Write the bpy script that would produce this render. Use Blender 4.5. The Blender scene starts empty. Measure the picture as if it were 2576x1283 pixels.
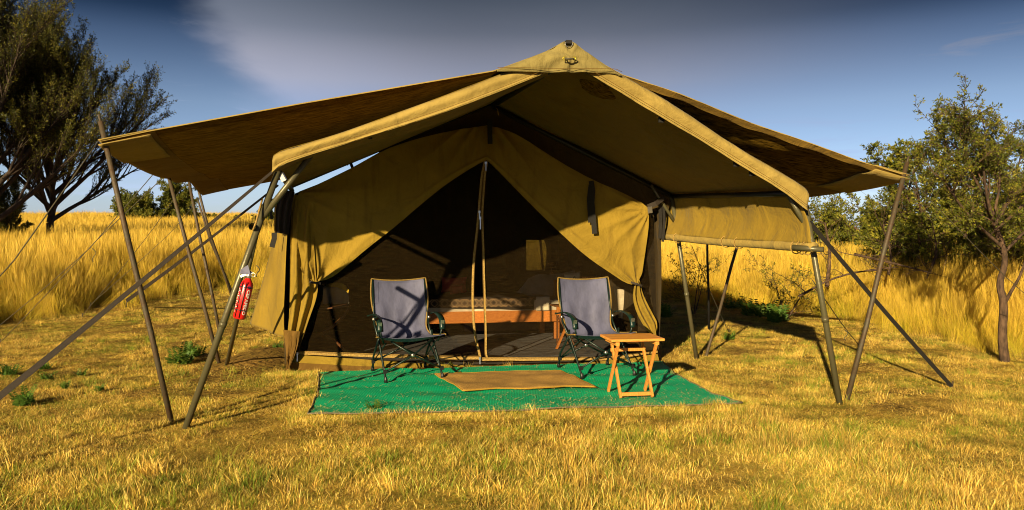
import bpy, math, random
import numpy as np
from mathutils import Vector, Matrix, noise as mnoise

random.seed(7)
RNG = np.random.default_rng(7)
scene = bpy.context.scene
COL = scene.collection

# ------------------------------------------------------------------ camera
F, CX, CY, EYE = 1874.0, 1288.0, 641.5, 1.35
ALPHA = math.atan(46.5 / F)
cam_data = bpy.data.cameras.new('camera')
cam_data.sensor_width = 36.0
cam_data.lens = F / 2576.0 * 36.0
cam_data.clip_start = 0.05
cam_data.clip_end = 3000.0
cam = bpy.data.objects.new('camera', cam_data)
cam.location = (0, 0, EYE)
cam.rotation_euler = (math.pi / 2 - ALPHA, 0, 0)
COL.objects.link(cam)
scene.camera = cam

# ------------------------------------------------------------------ exposure, sky, sun
scene.view_settings.view_transform = 'Standard'
scene.view_settings.look = 'None'
scene.view_settings.exposure = 1.0
scene.view_settings.gamma = 1.0
scene.view_settings.use_curve_mapping = False
scene.cycles.max_bounces = 8
scene.cycles.transparent_max_bounces = 24
scene.cycles.use_denoising = True
scene.cycles.pixel_filter_type = 'BLACKMAN_HARRIS'
scene.cycles.filter_width = 1.05

SUN_DIR = Vector((0.42, 1.0, -0.33)).normalized()      # the way the light travels
sun_data = bpy.data.lights.new('sun', 'SUN')
sun_data.energy = 5.0
sun_data.angle = math.radians(0.6)
sun_data.color = (1.0, 0.79, 0.45)
sun = bpy.data.objects.new('sun', sun_data)
sun.rotation_euler = SUN_DIR.to_track_quat('-Z', 'Y').to_euler()
sun.location = (-3, -10, 6)
COL.objects.link(sun)

world = bpy.data.worlds.new('World')
scene.world = world
world.use_nodes = True
wn, wl = world.node_tree.nodes, world.node_tree.links
wn.clear()


def N(tree, kind, **kw):
    n = tree.nodes.new(kind)
    for k, v in kw.items():
        if k == 'inp':
            for kk, vv in v.items():
                n.inputs[kk].default_value = vv
        else:
            setattr(n, k, v)
    return n


def build_world():
    t = world.node_tree
    L = t.links.new
    out = N(t, 'ShaderNodeOutputWorld')
    bg = N(t, 'ShaderNodeBackground', inp={'Strength': 0.087})
    sky = N(t, 'ShaderNodeTexSky', sky_type='NISHITA', sun_disc=False)
    sky.sun_elevation = math.asin(-SUN_DIR.z)
    sky.sun_rotation = math.atan2(-SUN_DIR.x, -SUN_DIR.y)
    sky.air_density = 1.0
    sky.dust_density = 0.3
    sky.ozone_density = 2.0
    tc = N(t, 'ShaderNodeTexCoord')
    sep = N(t, 'ShaderNodeSeparateXYZ')
    L(tc.outputs['Generated'], sep.inputs[0])

    def M(op, a, b=None, c=None, clamp=False):
        n = N(t, 'ShaderNodeMath', operation=op, use_clamp=clamp)
        for i, v in enumerate((a, b, c)):
            if v is None:
                continue
            if isinstance(v, (int, float)):
                n.inputs[i].default_value = v
            else:
                L(v, n.inputs[i])
        return n.outputs[0]
    X, Y, Z = sep.outputs
    # deepening blue with height; darkest band mimics vignette, paler overhead for fill
    ramp = N(t, 'ShaderNodeValToRGB')
    L(M('MAXIMUM', Z, 0.0), ramp.inputs[0])
    cr = ramp.color_ramp
    cr.elements[0].position = 0.0
    cr.elements[0].color = (0.42, 0.50, 0.86, 1)
    cr.elements[1].position = 1.0
    cr.elements[1].color = (0.07, 0.10, 0.15, 1)
    for p, c in ((0.06, (0.54, 0.57, 0.78, 1)), (0.165, (0.43, 0.42, 0.50, 1)), (0.24, (0.18, 0.19, 0.245, 1)), (0.268, (0.055, 0.075, 0.112, 1)), (0.30, (0.013, 0.028, 0.054, 1)), (0.45, (0.045, 0.068, 0.105, 1))):
        e = cr.elements.new(p)
        e.color = c
    mul = N(t, 'ShaderNodeMix', data_type='RGBA', blend_type='MULTIPLY')
    mul.inputs['Factor'].default_value = 1.0
    L(sky.outputs[0], mul.inputs['A'])
    L(ramp.outputs[0], mul.inputs['B'])
    # cloud bank: stretched noise over the sky direction
    mp = N(t, 'ShaderNodeMapping')
    mp.inputs['Scale'].default_value = (1.2, 1.2, 3.0)
    mp.inputs['Location'].default_value = (0.3, 0.0, 0.1)
    L(tc.outputs['Generated'], mp.inputs[0])
    n1 = N(t, 'ShaderNodeTexNoise', inp={'Scale': 1.7, 'Detail': 6.0, 'Roughness': 0.55, 'Distortion': 0.4})
    L(mp.outputs[0], n1.inputs['Vector'])
    # the bank lies to the right of a slanting front, and thins towards the horizon
    az = M('ARCTAN2', X, Y)
    front = M('ADD', az, M('MULTIPLY', Z, 0.58))
    front = M('ADD', front, M('MULTIPLY', M('SUBTRACT', n1.outputs[0], 0.5), 0.30))
    mr = N(t, 'ShaderNodeMapRange', interpolation_type='SMOOTHERSTEP')
    mr.inputs['From Min'].default_value = -0.26
    mr.inputs['From Max'].default_value = -0.17
    L(front, mr.inputs['Value'])
    mz = N(t, 'ShaderNodeMapRange', interpolation_type='SMOOTHSTEP')
    mz.inputs['From Min'].default_value = 0.09
    mz.inputs['From Max'].default_value = 0.27
    L(M('ADD', Z, M('MULTIPLY', M('SUBTRACT', n1.outputs[0], 0.5), 0.08)), mz.inputs['Value'])
    # wisps on the clear side
    mp2 = N(t, 'ShaderNodeMapping')
    mp2.inputs['Scale'].default_value = (1.5, 1.5, 9.0)
    mp2.inputs['Rotation'].default_value = (0, 0.15, 0.3)
    L(tc.outputs['Generated'], mp2.inputs[0])
    n2 = N(t, 'ShaderNodeTexNoise', inp={'Scale': 3.0, 'Detail': 7.0, 'Roughness': 0.6, 'Distortion': 0.8})
    L(mp2.outputs[0], n2.inputs['Vector'])
    wr = N(t, 'ShaderNodeMapRange', interpolation_type='SMOOTHSTEP')
    wr.inputs['From Min'].default_value = 0.52
    wr.inputs['From Max'].default_value = 0.80
    wr.inputs['To Max'].default_value = 0.5
    L(n2.outputs[0], wr.inputs['Value'])
    mask = M('MULTIPLY', M('MULTIPLY', mr.outputs[0], mz.outputs[0]), M('ADD', 0.62, M('MULTIPLY', n1.outputs[0], 0.45)))
    far = N(t, 'ShaderNodeMapRange', interpolation_type='SMOOTHSTEP')
    for k_, v_ in (('From Min', 0.10), ('From Max', 0.62), ('To Min', 1.0), ('To Max', 0.05)):
        far.inputs[k_].default_value = v_
    L(az, far.inputs['Value'])
    mask = M('MULTIPLY', mask, far.outputs[0])
    mask = M('MAXIMUM', mask, wr.outputs[0], clamp=True)
    cramp = N(t, 'ShaderNodeValToRGB')
    L(Z, cramp.inputs[0])
    c2 = cramp.color_ramp
    c2.elements[0].position = 0.10
    c2.elements[0].color = (2.4, 2.9, 4.9, 1)
    c2.elements[1].position = 0.9
    c2.elements[1].color = (0.4, 0.45, 0.6, 1)
    for p, c in ((0.20, (2.25, 2.2, 2.6, 1)), (0.26, (0.90, 1.0, 1.28, 1)), (0.31, (0.42, 0.54, 0.74, 1))):
        e = c2.elements.new(p)
        e.color = c
    mix = N(t, 'ShaderNodeMix', data_type='RGBA')
    L(mask, mix.inputs['Factor'])
    L(mul.outputs['Result'], mix.inputs['A'])
    # the front of the bank is thinner and lit brighter
    rim = N(t, 'ShaderNodeMapRange', interpolation_type='SMOOTHSTEP')
    for k_, v_ in (('From Min', -0.20), ('From Max', 0.12), ('To Min', 1.45), ('To Max', 0.95)):
        rim.inputs[k_].default_value = v_
    L(front, rim.inputs['Value'])
    vs_ = N(t, 'ShaderNodeVectorMath', operation='SCALE')
    L(cramp.outputs[0], vs_.inputs[0])
    L(rim.outputs[0], vs_.inputs['Scale'])
    L(vs_.outputs[0], mix.inputs['B'])
    L(mix.outputs['Result'], bg.inputs['Color'])
    L(bg.outputs[0], out.inputs[0])


build_world()

# ------------------------------------------------------------------ where things are
ca, sa = math.cos(ALPHA), math.sin(ALPHA)
EYEV = Vector((0, 0, EYE))


def ray(x, y):
    r, u = (x - CX) / F, (CY - y) / F
    return Vector((r, ca + u * sa, -sa + u * ca))


def pt(x, y, d):
    r = ray(x, y)
    return EYEV + r * (d / r.y)


def gp(x, y, z=0.0):
    r = ray(x, y)
    return EYEV + r * ((z - EYE) / r.z)


A10, A16 = math.radians(10), math.radians(16)
U = Vector((math.cos(A10), math.sin(A10), 0))
NV = Vector((-math.sin(A10), math.cos(A10), 0))
VV = Vector((-math.sin(A16), math.cos(A16), 0))
C0 = Vector((-0.345, 7.715, 0))


def T(u, v, z):
    return C0 + U * u + VV * v + Vector((0, 0, z))


def wall(x, y, off=0.0):
    """point of the plane parallel to the tent's front, off metres behind it"""
    r = ray(x, y)
    k = ((C0 - EYEV).dot(NV) + off) / r.dot(NV)
    return EYEV + r * k


def sstep(a, b, x):
    t = min(1.0, max(0.0, (x - a) / (b - a)))
    return t * t * (3 - 2 * t)


def ground(x, y):
    r = x / max(y, 1.0)
    w = sstep(0.05, -0.40, r)
    s = max(0.0, y - 8.0)
    z = 0.040 * s * s / (s + 3.0) * w
    z = min(z, 3.2)
    z += 0.02 * mnoise.noise(Vector((x * 0.5, y * 0.5, 3.1))) * sstep(3.0, 6.0, abs(x) + abs(y - 7) * 0.3)
    return z


# ------------------------------------------------------------------ materials
def srgb(r, g, b):
    f = lambda c: (c / 12.92 if c <= 0.04045 else ((c + 0.055) / 1.055) ** 2.4)
    return (f(r / 255), f(g / 255), f(b / 255))


def new_mat(name):
    m = bpy.data.materials.new(name)
    m.use_nodes = True
    m.node_tree.nodes.clear()
    return m, m.node_tree


def basic(name, col, rough=0.6, var=0.25, scale=6.0, bump=0.0, bscale=60.0, metal=0.0, col2=None, thr=(0.4, 0.62), stretch=(1, 1, 1), detail=6.0, sheen=0.0, transl=0.0, spec=0.4):
    m, t = new_mat(name)
    L = t.links.new
    out = N(t, 'ShaderNodeOutputMaterial')
    p = N(t, 'ShaderNodeBsdfPrincipled', inp={'Roughness': rough, 'Metallic': metal, 'Specular IOR Level': spec})
    tc = N(t, 'ShaderNodeTexCoord')
    mp = N(t, 'ShaderNodeMapping')
    mp.inputs['Scale'].default_value = stretch
    L(tc.outputs['Object'], mp.inputs[0])
    n1 = N(t, 'ShaderNodeTexNoise', inp={'Scale': scale, 'Detail': detail, 'Roughness': 0.6})
    L(mp.outputs[0], n1.inputs['Vector'])
    r = N(t, 'ShaderNodeValToRGB')
    L(n1.outputs[0], r.inputs[0])
    c2 = col2 if col2 else tuple(c * (1 - var) for c in col)
    r.color_ramp.elements[0].position = thr[0]
    r.color_ramp.elements[0].color = (*c2, 1)
    r.color_ramp.elements[1].position = thr[1]
    r.color_ramp.elements[1].color = (*col, 1)
    L(r.outputs[0], p.inputs['Base Color'])
    if bump:
        n2 = N(t, 'ShaderNodeTexNoise', inp={'Scale': bscale, 'Detail': 4.0})
        L(mp.outputs[0], n2.inputs['Vector'])
        b = N(t, 'ShaderNodeBump', inp={'Strength': bump, 'Distance': 0.01})
        L(n2.outputs[0], b.inputs['Height'])
        L(b.outputs[0], p.inputs['Normal'])
    if transl:
        tr = N(t, 'ShaderNodeBsdfTranslucent')
        L(r.outputs[0], tr.inputs[0])
        mx = N(t, 'ShaderNodeMixShader', inp={0: transl})
        L(p.outputs[0], mx.inputs[1])
        L(tr.outputs[0], mx.inputs[2])
        L(mx.outputs[0], out.inputs[0])
    else:
        L(p.outputs[0], out.inputs[0])
    return m


def canvas_mat(name, col, dirt=(0.09, 0.05, 0.010), transl=0.06, stain=0.5, weave=0.25, wr=0.75, wscale=3.0):
    """woven cotton canvas: weave, creases, faint stains and rain marks"""
    m, t = new_mat(name)
    L = t.links.new
    out = N(t, 'ShaderNodeOutputMaterial')
    p = N(t, 'ShaderNodeBsdfPrincipled', inp={'Roughness': 0.85, 'Specular IOR Level': 0.15, 'Sheen Weight': 0.05})
    tc = N(t, 'ShaderNodeTexCoord')
    big = N(t, 'ShaderNodeTexNoise', inp={'Scale': 1.6, 'Detail': 8.0, 'Roughness': 0.65})
    L(tc.outputs['Object'], big.inputs['Vector'])
    mp = N(t, 'ShaderNodeMapping')
    mp.inputs['Scale'].default_value = (9, 9, 1.2)
    L(tc.outputs['Object'], mp.inputs[0])
    drip = N(t, 'ShaderNodeTexNoise', inp={'Scale': 1.3, 'Detail': 5.0, 'Roughness': 0.6})
    L(mp.outputs[0], drip.inputs['Vector'])
    spk = N(t, 'ShaderNodeTexNoise', inp={'Scale': 45.0, 'Detail': 3.0})
    L(tc.outputs['Object'], spk.inputs['Vector'])
    r1 = N(t, 'ShaderNodeValToRGB')
    L(big.outputs[0], r1.inputs[0])
    r1.color_ramp.elements[0].position = 0.32
    r1.color_ramp.elements[0].color = (*[c * 0.72 for c in col], 1)
    r1.color_ramp.elements[1].position = 0.66
    r1.color_ramp.elements[1].color = (*col, 1)
    mA = N(t, 'ShaderNodeMix', data_type='RGBA')
    s1 = N(t, 'ShaderNodeMapRange', inp={'From Min': 0.55, 'From Max': 0.8, 'To Max': stain})
    L(drip.outputs[0], s1.inputs['Value'])
    L(s1.outputs[0], mA.inputs['Factor'])
    L(r1.outputs[0], mA.inputs['A'])
    mA.inputs['B'].default_value = (*dirt, 1)
    mB = N(t, 'ShaderNodeMix', data_type='RGBA')
    s2 = N(t, 'ShaderNodeMapRange', inp={'From Min': 0.66, 'From Max': 0.8, 'To Max': 0.55})
    L(spk.outputs[0], s2.inputs['Value'])
    L(s2.outputs[0], mB.inputs['Factor'])
    L(mA.outputs['Result'], mB.inputs['A'])
    mB.inputs['B'].default_value = (*[c * 0.5 for c in col], 1)
    L(mB.outputs['Result'], p.inputs['Base Color'])
    wv = N(t, 'ShaderNodeTexNoise', inp={'Scale': 260.0, 'Detail': 2.0})
    L(tc.outputs['Object'], wv.inputs['Vector'])
    crs = N(t, 'ShaderNodeTexNoise', inp={'Scale': wscale, 'Detail': 5.0, 'Roughness': 0.5, 'Distortion': 1.2})
    L(tc.outputs['Object'], crs.inputs['Vector'])
    fine = N(t, 'ShaderNodeTexNoise', inp={'Scale': 13.0, 'Detail': 6.0, 'Roughness': 0.6, 'Distortion': 2.0})
    L(tc.outputs['Object'], fine.inputs['Vector'])
    b0 = N(t, 'ShaderNodeBump', inp={'Strength': 0.45, 'Distance': 0.012})
    L(fine.outputs[0], b0.inputs['Height'])
    b1 = N(t, 'ShaderNodeBump', inp={'Strength': weave, 'Distance': 0.002})
    L(b0.outputs[0], b1.inputs['Normal'])
    L(wv.outputs[0], b1.inputs['Height'])
    b2 = N(t, 'ShaderNodeBump', inp={'Strength': wr, 'Distance': 0.05})
    L(crs.outputs[0], b2.inputs['Height'])
    L(b1.outputs[0], b2.inputs['Normal'])
    L(b2.outputs[0], p.inputs['Normal'])
    tr = N(t, 'ShaderNodeBsdfTranslucent')
    L(mB.outputs['Result'], tr.inputs[0])
    mx = N(t, 'ShaderNodeMixShader', inp={0: transl})
    L(p.outputs[0], mx.inputs[1])
    L(tr.outputs[0], mx.inputs[2])
    L(mx.outputs[0], out.inputs[0])
    return m


def net_mat(name, col, col2, opacity, stretch, scale=8.0, transl=0.15, bump=0.5, tint=(1, 1, 1)):
    """knitted shade or insect net: threads with small gaps that let light through"""
    m, t = new_mat(name)
    L = t.links.new
    out = N(t, 'ShaderNodeOutputMaterial')
    p = N(t, 'ShaderNodeBsdfPrincipled', inp={'Roughness': 0.9, 'Specular IOR Level': 0.0})
    tc = N(t, 'ShaderNodeTexCoord')
    mp = N(t, 'ShaderNodeMapping')
    mp.inputs['Scale'].default_value = stretch
    L(tc.outputs['Object'], mp.inputs[0])
    n1 = N(t, 'ShaderNodeTexNoise', inp={'Scale': scale, 'Detail': 9.0, 'Roughness': 0.7, 'Distortion': 0.3})
    L(mp.outputs[0], n1.inputs['Vector'])
    r = N(t, 'ShaderNodeValToRGB')
    L(n1.outputs[0], r.inputs[0])
    r.color_ramp.elements[0].position = 0.38
    r.color_ramp.elements[0].color = (*col, 1)
    r.color_ramp.elements[1].position = 0.72
    r.color_ramp.elements[1].color = (*col2, 1)
    L(r.outputs[0], p.inputs['Base Color'])
    b = N(t, 'ShaderNodeBump', inp={'Strength': bump, 'Distance': 0.01})
    L(n1.outputs[0], b.inputs['Height'])
    L(b.outputs[0], p.inputs['Normal'])
    tr = N(t, 'ShaderNodeBsdfTranslucent')
    L(r.outputs[0], tr.inputs[0])
    mx = N(t, 'ShaderNodeMixShader', inp={0: transl})
    L(p.outputs[0], mx.inputs[1])
    L(tr.outputs[0], mx.inputs[2])
    tp = N(t, 'ShaderNodeBsdfTransparent')
    tp.inputs[0].default_value = (*tint, 1)
    m2 = N(t, 'ShaderNodeMixShader')
    fac = N(t, 'ShaderNodeMapRange', inp={'From Min': 0.3, 'From Max': 0.7, 'To Min': opacity - 0.06, 'To Max': min(1.0, opacity + 0.06)})
    L(n1.outputs[0], fac.inputs['Value'])
    L(fac.outputs[0], m2.inputs[0])
    L(tp.outputs[0], m2.inputs[1])
    L(mx.outputs[0], m2.inputs[2])
    L(m2.outputs[0], out.inputs[0])
    return m


def leaf_mat(name, dark, light, yellow, transl=0.35, nscale=1.5):
    m, t = new_mat(name)
    L = t.links.new
    out = N(t, 'ShaderNodeOutputMaterial')
    p = N(t, 'ShaderNodeBsdfPrincipled', inp={'Roughness': 0.55, 'Specular IOR Level': 0.3})
    at = N(t, 'ShaderNodeAttribute', attribute_name='tone')
    geo = N(t, 'ShaderNodeNewGeometry')
    n1 = N(t, 'ShaderNodeTexNoise', inp={'Scale': nscale, 'Detail': 3.0})
    L(geo.outputs['Position'], n1.inputs['Vector'])
    add = N(t, 'ShaderNodeMath', operation='MULTIPLY_ADD', inp={1: 0.8, 2: -0.4})
    L(n1.outputs[0], add.inputs[0])
    a2 = N(t, 'ShaderNodeMath', operation='ADD')
    L(at.outputs['Fac'], a2.inputs[0])
    L(add.outputs[0], a2.inputs[1])
    r = N(t, 'ShaderNodeValToRGB')
    L(a2.outputs[0], r.inputs[0])
    r.color_ramp.elements[0].position = 0.1
    r.color_ramp.elements[0].color = (*dark, 1)
    r.color_ramp.elements[1].position = 0.95
    r.color_ramp.elements[1].color = (*yellow, 1)
    e = r.color_ramp.elements.new(0.55)
    e.color = (*light, 1)
    L(r.outputs[0], p.inputs['Base Color'])
    tr = N(t, 'ShaderNodeBsdfTranslucent')
    L(r.outputs[0], tr.inputs[0])
    mx = N(t, 'ShaderNodeMixShader', inp={0: transl})
    L(p.outputs[0], mx.inputs[1])
    L(tr.outputs[0], mx.inputs[2])
    L(mx.outputs[0], out.inputs[0])
    return m


def grass_mat(name, straw, straw2, green, brown, green_bias=0.5, pscale=0.5):
    """dry stems with green ones among them; greener in patches of the field"""
    m, t = new_mat(name)
    L = t.links.new
    out = N(t, 'ShaderNodeOutputMaterial')
    p = N(t, 'ShaderNodeBsdfPrincipled', inp={'Roughness': 0.6, 'Specular IOR Level': 0.25})
    at = N(t, 'ShaderNodeAttribute', attribute_name='tone')
    oi = N(t, 'ShaderNodeObjectInfo')
    geo = N(t, 'ShaderNodeNewGeometry')
    n1 = N(t, 'ShaderNodeTexNoise', inp={'Scale': pscale, 'Detail': 5.0, 'Roughness': 0.6})
    L(geo.outputs['Position'], n1.inputs['Vector'])
    r = N(t, 'ShaderNodeValToRGB')
    L(at.outputs['Fac'], r.inputs[0])
    e = r.color_ramp.elements
    e[0].position = 0.0
    e[0].color = (*brown, 1)
    e[1].position = 1.0
    e[1].color = (*straw2, 1)
    x = e.new(0.35)
    x.color = (*[0.5 * a + 0.5 * b for a, b in zip(straw, brown)], 1)
    x = e.new(0.7)
    x.color = (*straw, 1)
    # green share
    g = N(t, 'ShaderNodeMath', operation='MULTIPLY_ADD', inp={1: 2.6, 2: -1.3 + green_bias - 0.5})
    L(n1.outputs[0], g.inputs[0])
    g2 = N(t, 'ShaderNodeMath', operation='MULTIPLY_ADD', inp={1: 1.4, 2: -0.7})
    L(oi.outputs['Random'], g2.inputs[0])
    at2 = N(t, 'ShaderNodeAttribute', attribute_name='grn')
    g3 = N(t, 'ShaderNodeMath', operation='ADD')
    L(g.outputs[0], g3.inputs[0])
    L(g2.outputs[0], g3.inputs[1])
    g4 = N(t, 'ShaderNodeMath', operation='ADD', use_clamp=True)
    L(g3.outputs[0], g4.inputs[0])
    L(at2.outputs['Fac'], g4.inputs[1])
    mx = N(t, 'ShaderNodeMix', data_type='RGBA')
    L(g4.outputs[0], mx.inputs['Factor'])
    L(r.outputs[0], mx.inputs['A'])
    mx.inputs['B'].default_value = (*green, 1)
    # patch brightness
    n3 = N(t, 'ShaderNodeTexNoise', inp={'Scale': 2.4, 'Detail': 6.0, 'Roughness': 0.65})
    L(geo.outputs['Position'], n3.inputs['Vector'])
    mr = N(t, 'ShaderNodeMapRange', inp={'From Min': 0.35, 'From Max': 0.62, 'To Min': 0.62, 'To Max': 1.25})
    L(n3.outputs[0], mr.inputs['Value'])
    vm = N(t, 'ShaderNodeVectorMath', operation='SCALE')
    L(mx.outputs['Result'], vm.inputs[0])
    L(mr.outputs[0], vm.inputs['Scale'])
    L(vm.outputs[0], p.inputs['Base Color'])
    tr = N(t, 'ShaderNodeBsdfTranslucent')
    L(vm.outputs[0], tr.inputs[0])
    ms = N(t, 'ShaderNodeMixShader', inp={0: 0.10})
    L(p.outputs[0], ms.inputs[1])
    L(tr.outputs[0], ms.inputs[2])
    L(ms.outputs[0], out.inputs[0])
    return m


def wood_mat(name, c1, c2, axis=(1, 1, 1), rough=0.45, scale=14.0):
    m, t = new_mat(name)
    L = t.links.new
    out = N(t, 'ShaderNodeOutputMaterial')
    p = N(t, 'ShaderNodeBsdfPrincipled', inp={'Roughness': rough, 'Specular IOR Level': 0.4})
    tc = N(t, 'ShaderNodeTexCoord')
    mp = N(t, 'ShaderNodeMapping')
    mp.inputs['Scale'].default_value = axis
    L(tc.outputs['Object'], mp.inputs[0])
    n1 = N(t, 'ShaderNodeTexNoise', inp={'Scale': scale, 'Detail': 6.0, 'Distortion': 1.5})
    L(mp.outputs[0], n1.inputs['Vector'])
    r = N(t, 'ShaderNodeValToRGB')
    L(n1.outputs[0], r.inputs[0])
    r.color_ramp.elements[0].position = 0.35
    r.color_ramp.elements[0].color = (*c1, 1)
    r.color_ramp.elements[1].position = 0.62
    r.color_ramp.elements[1].color = (*c2, 1)
    L(r.outputs[0], p.inputs['Base Color'])
    b = N(t, 'ShaderNodeBump', inp={'Strength': 0.15, 'Distance': 0.003})
    L(n1.outputs[0], b.inputs['Height'])
    L(b.outputs[0], p.inputs['Normal'])
    L(p.outputs[0], out.inputs[0])
    return m


M_ = {}
M_['canvas'] = canvas_mat('khaki_canvas', (0.255, 0.168, 0.0200), transl=0.02)
M_['canvas_trim'] = canvas_mat('khaki_trim_canvas', (0.34, 0.245, 0.066), stain=0.4, wr=0.7)
M_['canvas_cap'] = canvas_mat('weathered_cap_canvas', (0.255, 0.205, 0.070), stain=0.4, wr=0.9)
M_['canvas_dark'] = canvas_mat('brown_canvas', (0.15, 0.082, 0.016), transl=0.0)
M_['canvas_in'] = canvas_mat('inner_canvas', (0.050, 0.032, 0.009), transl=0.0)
M_['awning'] = canvas_mat('awning_canvas', (0.185, 0.118, 0.012), transl=0.0)
M_['net'] = net_mat('shade_net', (0.075, 0.042, 0.005), (0.24, 0.140, 0.016), 1.06, (0.6, 6.0, 6.0), 6.0, 0.10, 0.8)
M_['net_light_streaks'] = net_mat('light_streaked_shade_net', (0.035, 0.021, 0.004), (0.36, 0.21, 0.026), 1.06, (0.4, 9.0, 9.0), 5.0, 0.20, 1.0)  # dark and gold streaks put lit and shaded folds into the colour
M_['window_mesh'] = net_mat('window_mesh', (0.012, 0.008, 0.004), (0.044, 0.028, 0.010), 0.90, (2, 2, 40.0), 5.0, 0.0, 0.3)  # insect mesh made nearly opaque to dim the view outside
M_['net_band'] = canvas_mat('fly_border_canvas', (0.19, 0.115, 0.018), transl=0.08)
M_['mesh'] = net_mat('insect_mesh', (0.012, 0.008, 0.004), (0.044, 0.028, 0.010), 0.33, (2, 2, 40.0), 5.0, 0.0, 0.3)
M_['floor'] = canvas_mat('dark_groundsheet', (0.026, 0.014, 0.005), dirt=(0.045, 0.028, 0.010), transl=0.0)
M_['zip'] = basic('zip_tape', (0.38, 0.24, 0.06), 0.8, 0.45, 90.0, 0.3, 200)
M_['metal_zip'] = basic('zip_slider', (0.6, 0.6, 0.58), 0.3, 0.1, metal=0.9)
M_['pole'] = basic('painted_steel_tube', (0.090, 0.082, 0.042), 0.38, 0.3, 9.0, 0.2, 40, metal=0.25, col2=(0.10, 0.075, 0.04), thr=(0.30, 0.5))
M_['rustpole'] = basic('rusty_steel_tube', (0.060, 0.050, 0.030), 0.6, 0.3, 14.0, 0.4, 60, metal=0.1, col2=(0.065, 0.036, 0.016), thr=(0.35, 0.6))
M_['blackpole'] = basic('black_paint', (0.012, 0.012, 0.012), 0.45, 0.3, 14.0, 0.2, 60)
M_['strap'] = basic('grey_webbing', (0.026, 0.018, 0.012), 0.8, 0.3, 50.0, 0.3, 200)
M_['blackstrap'] = basic('black_webbing', (0.012, 0.010, 0.008), 0.8, 0.3, 50.0, 0.3, 200)
M_['rope'] = basic('guy_rope_fibre', (0.07, 0.06, 0.035), 0.8, 0.3, 80.0)
M_['chair'] = basic('grey_blue_nylon', (0.105, 0.110, 0.195), 0.62, 0.30, 7.0, 0.9, 11, stretch=(1, 1, 0.5), transl=0.08)
M_['piping'] = basic('mustard_piping', (0.22, 0.14, 0.03), 0.8, 0.25, 60.0)
M_['chair_tube'] = basic('dark_green_tube', (0.006, 0.018, 0.015), 0.35, 0.3, 30.0, 0.1, 60, metal=0.2)
M_['arm'] = basic('green_plastic_arm', (0.006, 0.024, 0.020), 0.35, 0.3, 30.0)
M_['plastic'] = basic('black_plastic', (0.012, 0.012, 0.012), 0.4, 0.2, 30.0)
M_['silver'] = basic('bare_metal', (0.5, 0.48, 0.44), 0.3, 0.2, 30.0, metal=0.9)
M_['table'] = wood_mat('varnished_pine', (0.50, 0.19, 0.030), (0.66, 0.30, 0.060), (1.5, 12, 12))
M_['table_leg'] = wood_mat('varnished_pine_leg', (0.46, 0.17, 0.028), (0.62, 0.26, 0.05), (10, 10, 1.5))
M_['bedwood'] = wood_mat('orange_bed_wood', (0.40, 0.12, 0.020), (0.62, 0.22, 0.04), (1.5, 10, 10))
M_['darkwood'] = wood_mat('dark_wood', (0.10, 0.035, 0.012), (0.18, 0.07, 0.02), (4, 4, 4))
M_['linen'] = basic('cream_linen', (0.78, 0.66, 0.46), 0.8, 0.2, 12.0, 0.4, 20, transl=0.05)
M_['throw'] = basic('black_brown_weave', (0.030, 0.018, 0.010), 0.85, 0.3, 60.0, 0.4, 90)
M_['pattern'] = basic('tan_print', (0.42, 0.26, 0.12), 0.85, 0.2, 60.0)
M_['sheet'] = basic('grey_sheet', (0.38, 0.33, 0.25), 0.85, 0.3, 4.0, 0.6, 6)
M_['red_cloth'] = basic('faded_red_cloth', (0.45, 0.06, 0.04), 0.85, 0.3, 14.0)
M_['yellow_cloth'] = basic('yellow_cloth', (0.55, 0.36, 0.03), 0.85, 0.3, 14.0)
M_['red'] = basic('glossy_red_paint', (0.62, 0.012, 0.010), 0.25, 0.12, 10.0, spec=0.6)
M_['white'] = basic('white_print', (0.75, 0.70, 0.62), 0.5, 0.05, 20.0)
M_['blue'] = basic('blue_print', (0.02, 0.03, 0.14), 0.5, 0.05, 20.0)
M_['doormat'] = basic('jute_mat', (0.44, 0.25, 0.055), 0.95, 0.3, 5.0, 0.8, 130)
M_['doormat_edge'] = basic('mustard_binding', (0.36, 0.20, 0.018), 0.85, 0.25, 60.0)
M_['bark'] = basic('acacia_bark', (0.105, 0.062, 0.036), 0.9, 0.65, 26.0, 1.0, 40, stretch=(1, 1, 0.35))
M_['bark_dark'] = basic('dark_bark', (0.050, 0.032, 0.020), 0.9, 0.5, 14.0, 0.8, 30, stretch=(1, 1, 0.35))
M_['leaf_dark'] = leaf_mat('dark_acacia_leaf', (0.034, 0.042, 0.007), (0.088, 0.094, 0.012), (0.22, 0.185, 0.020))
M_['leaf_mid'] = leaf_mat('acacia_leaf', (0.045, 0.062, 0.009), (0.14, 0.155, 0.016), (0.32, 0.28, 0.028))
M_['leaf_far'] = leaf_mat('olive_acacia_leaf', (0.055, 0.070, 0.012), (0.125, 0.140, 0.018), (0.27, 0.235, 0.026), nscale=0.6)
M_['weed'] = leaf_mat('weed_leaf', (0.03, 0.07, 0.010), (0.07, 0.15, 0.018), (0.16, 0.22, 0.03))
M_['mown'] = grass_mat('mown_straw', (0.68, 0.425, 0.060), (0.96, 0.74, 0.22), (0.165, 0.235, 0.012), (0.16, 0.078, 0.032), 0.52, 0.9)
M_['tall'] = grass_mat('tall_straw', (0.68, 0.475, 0.026), (0.95, 0.72, 0.060), (0.290, 0.285, 0.010), (0.54, 0.350, 0.070), 0.60, 0.35)
M_['straw'] = basic('loose_straw_stem', (0.62, 0.46, 0.18), 0.7, 0.3, 20.0)


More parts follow.
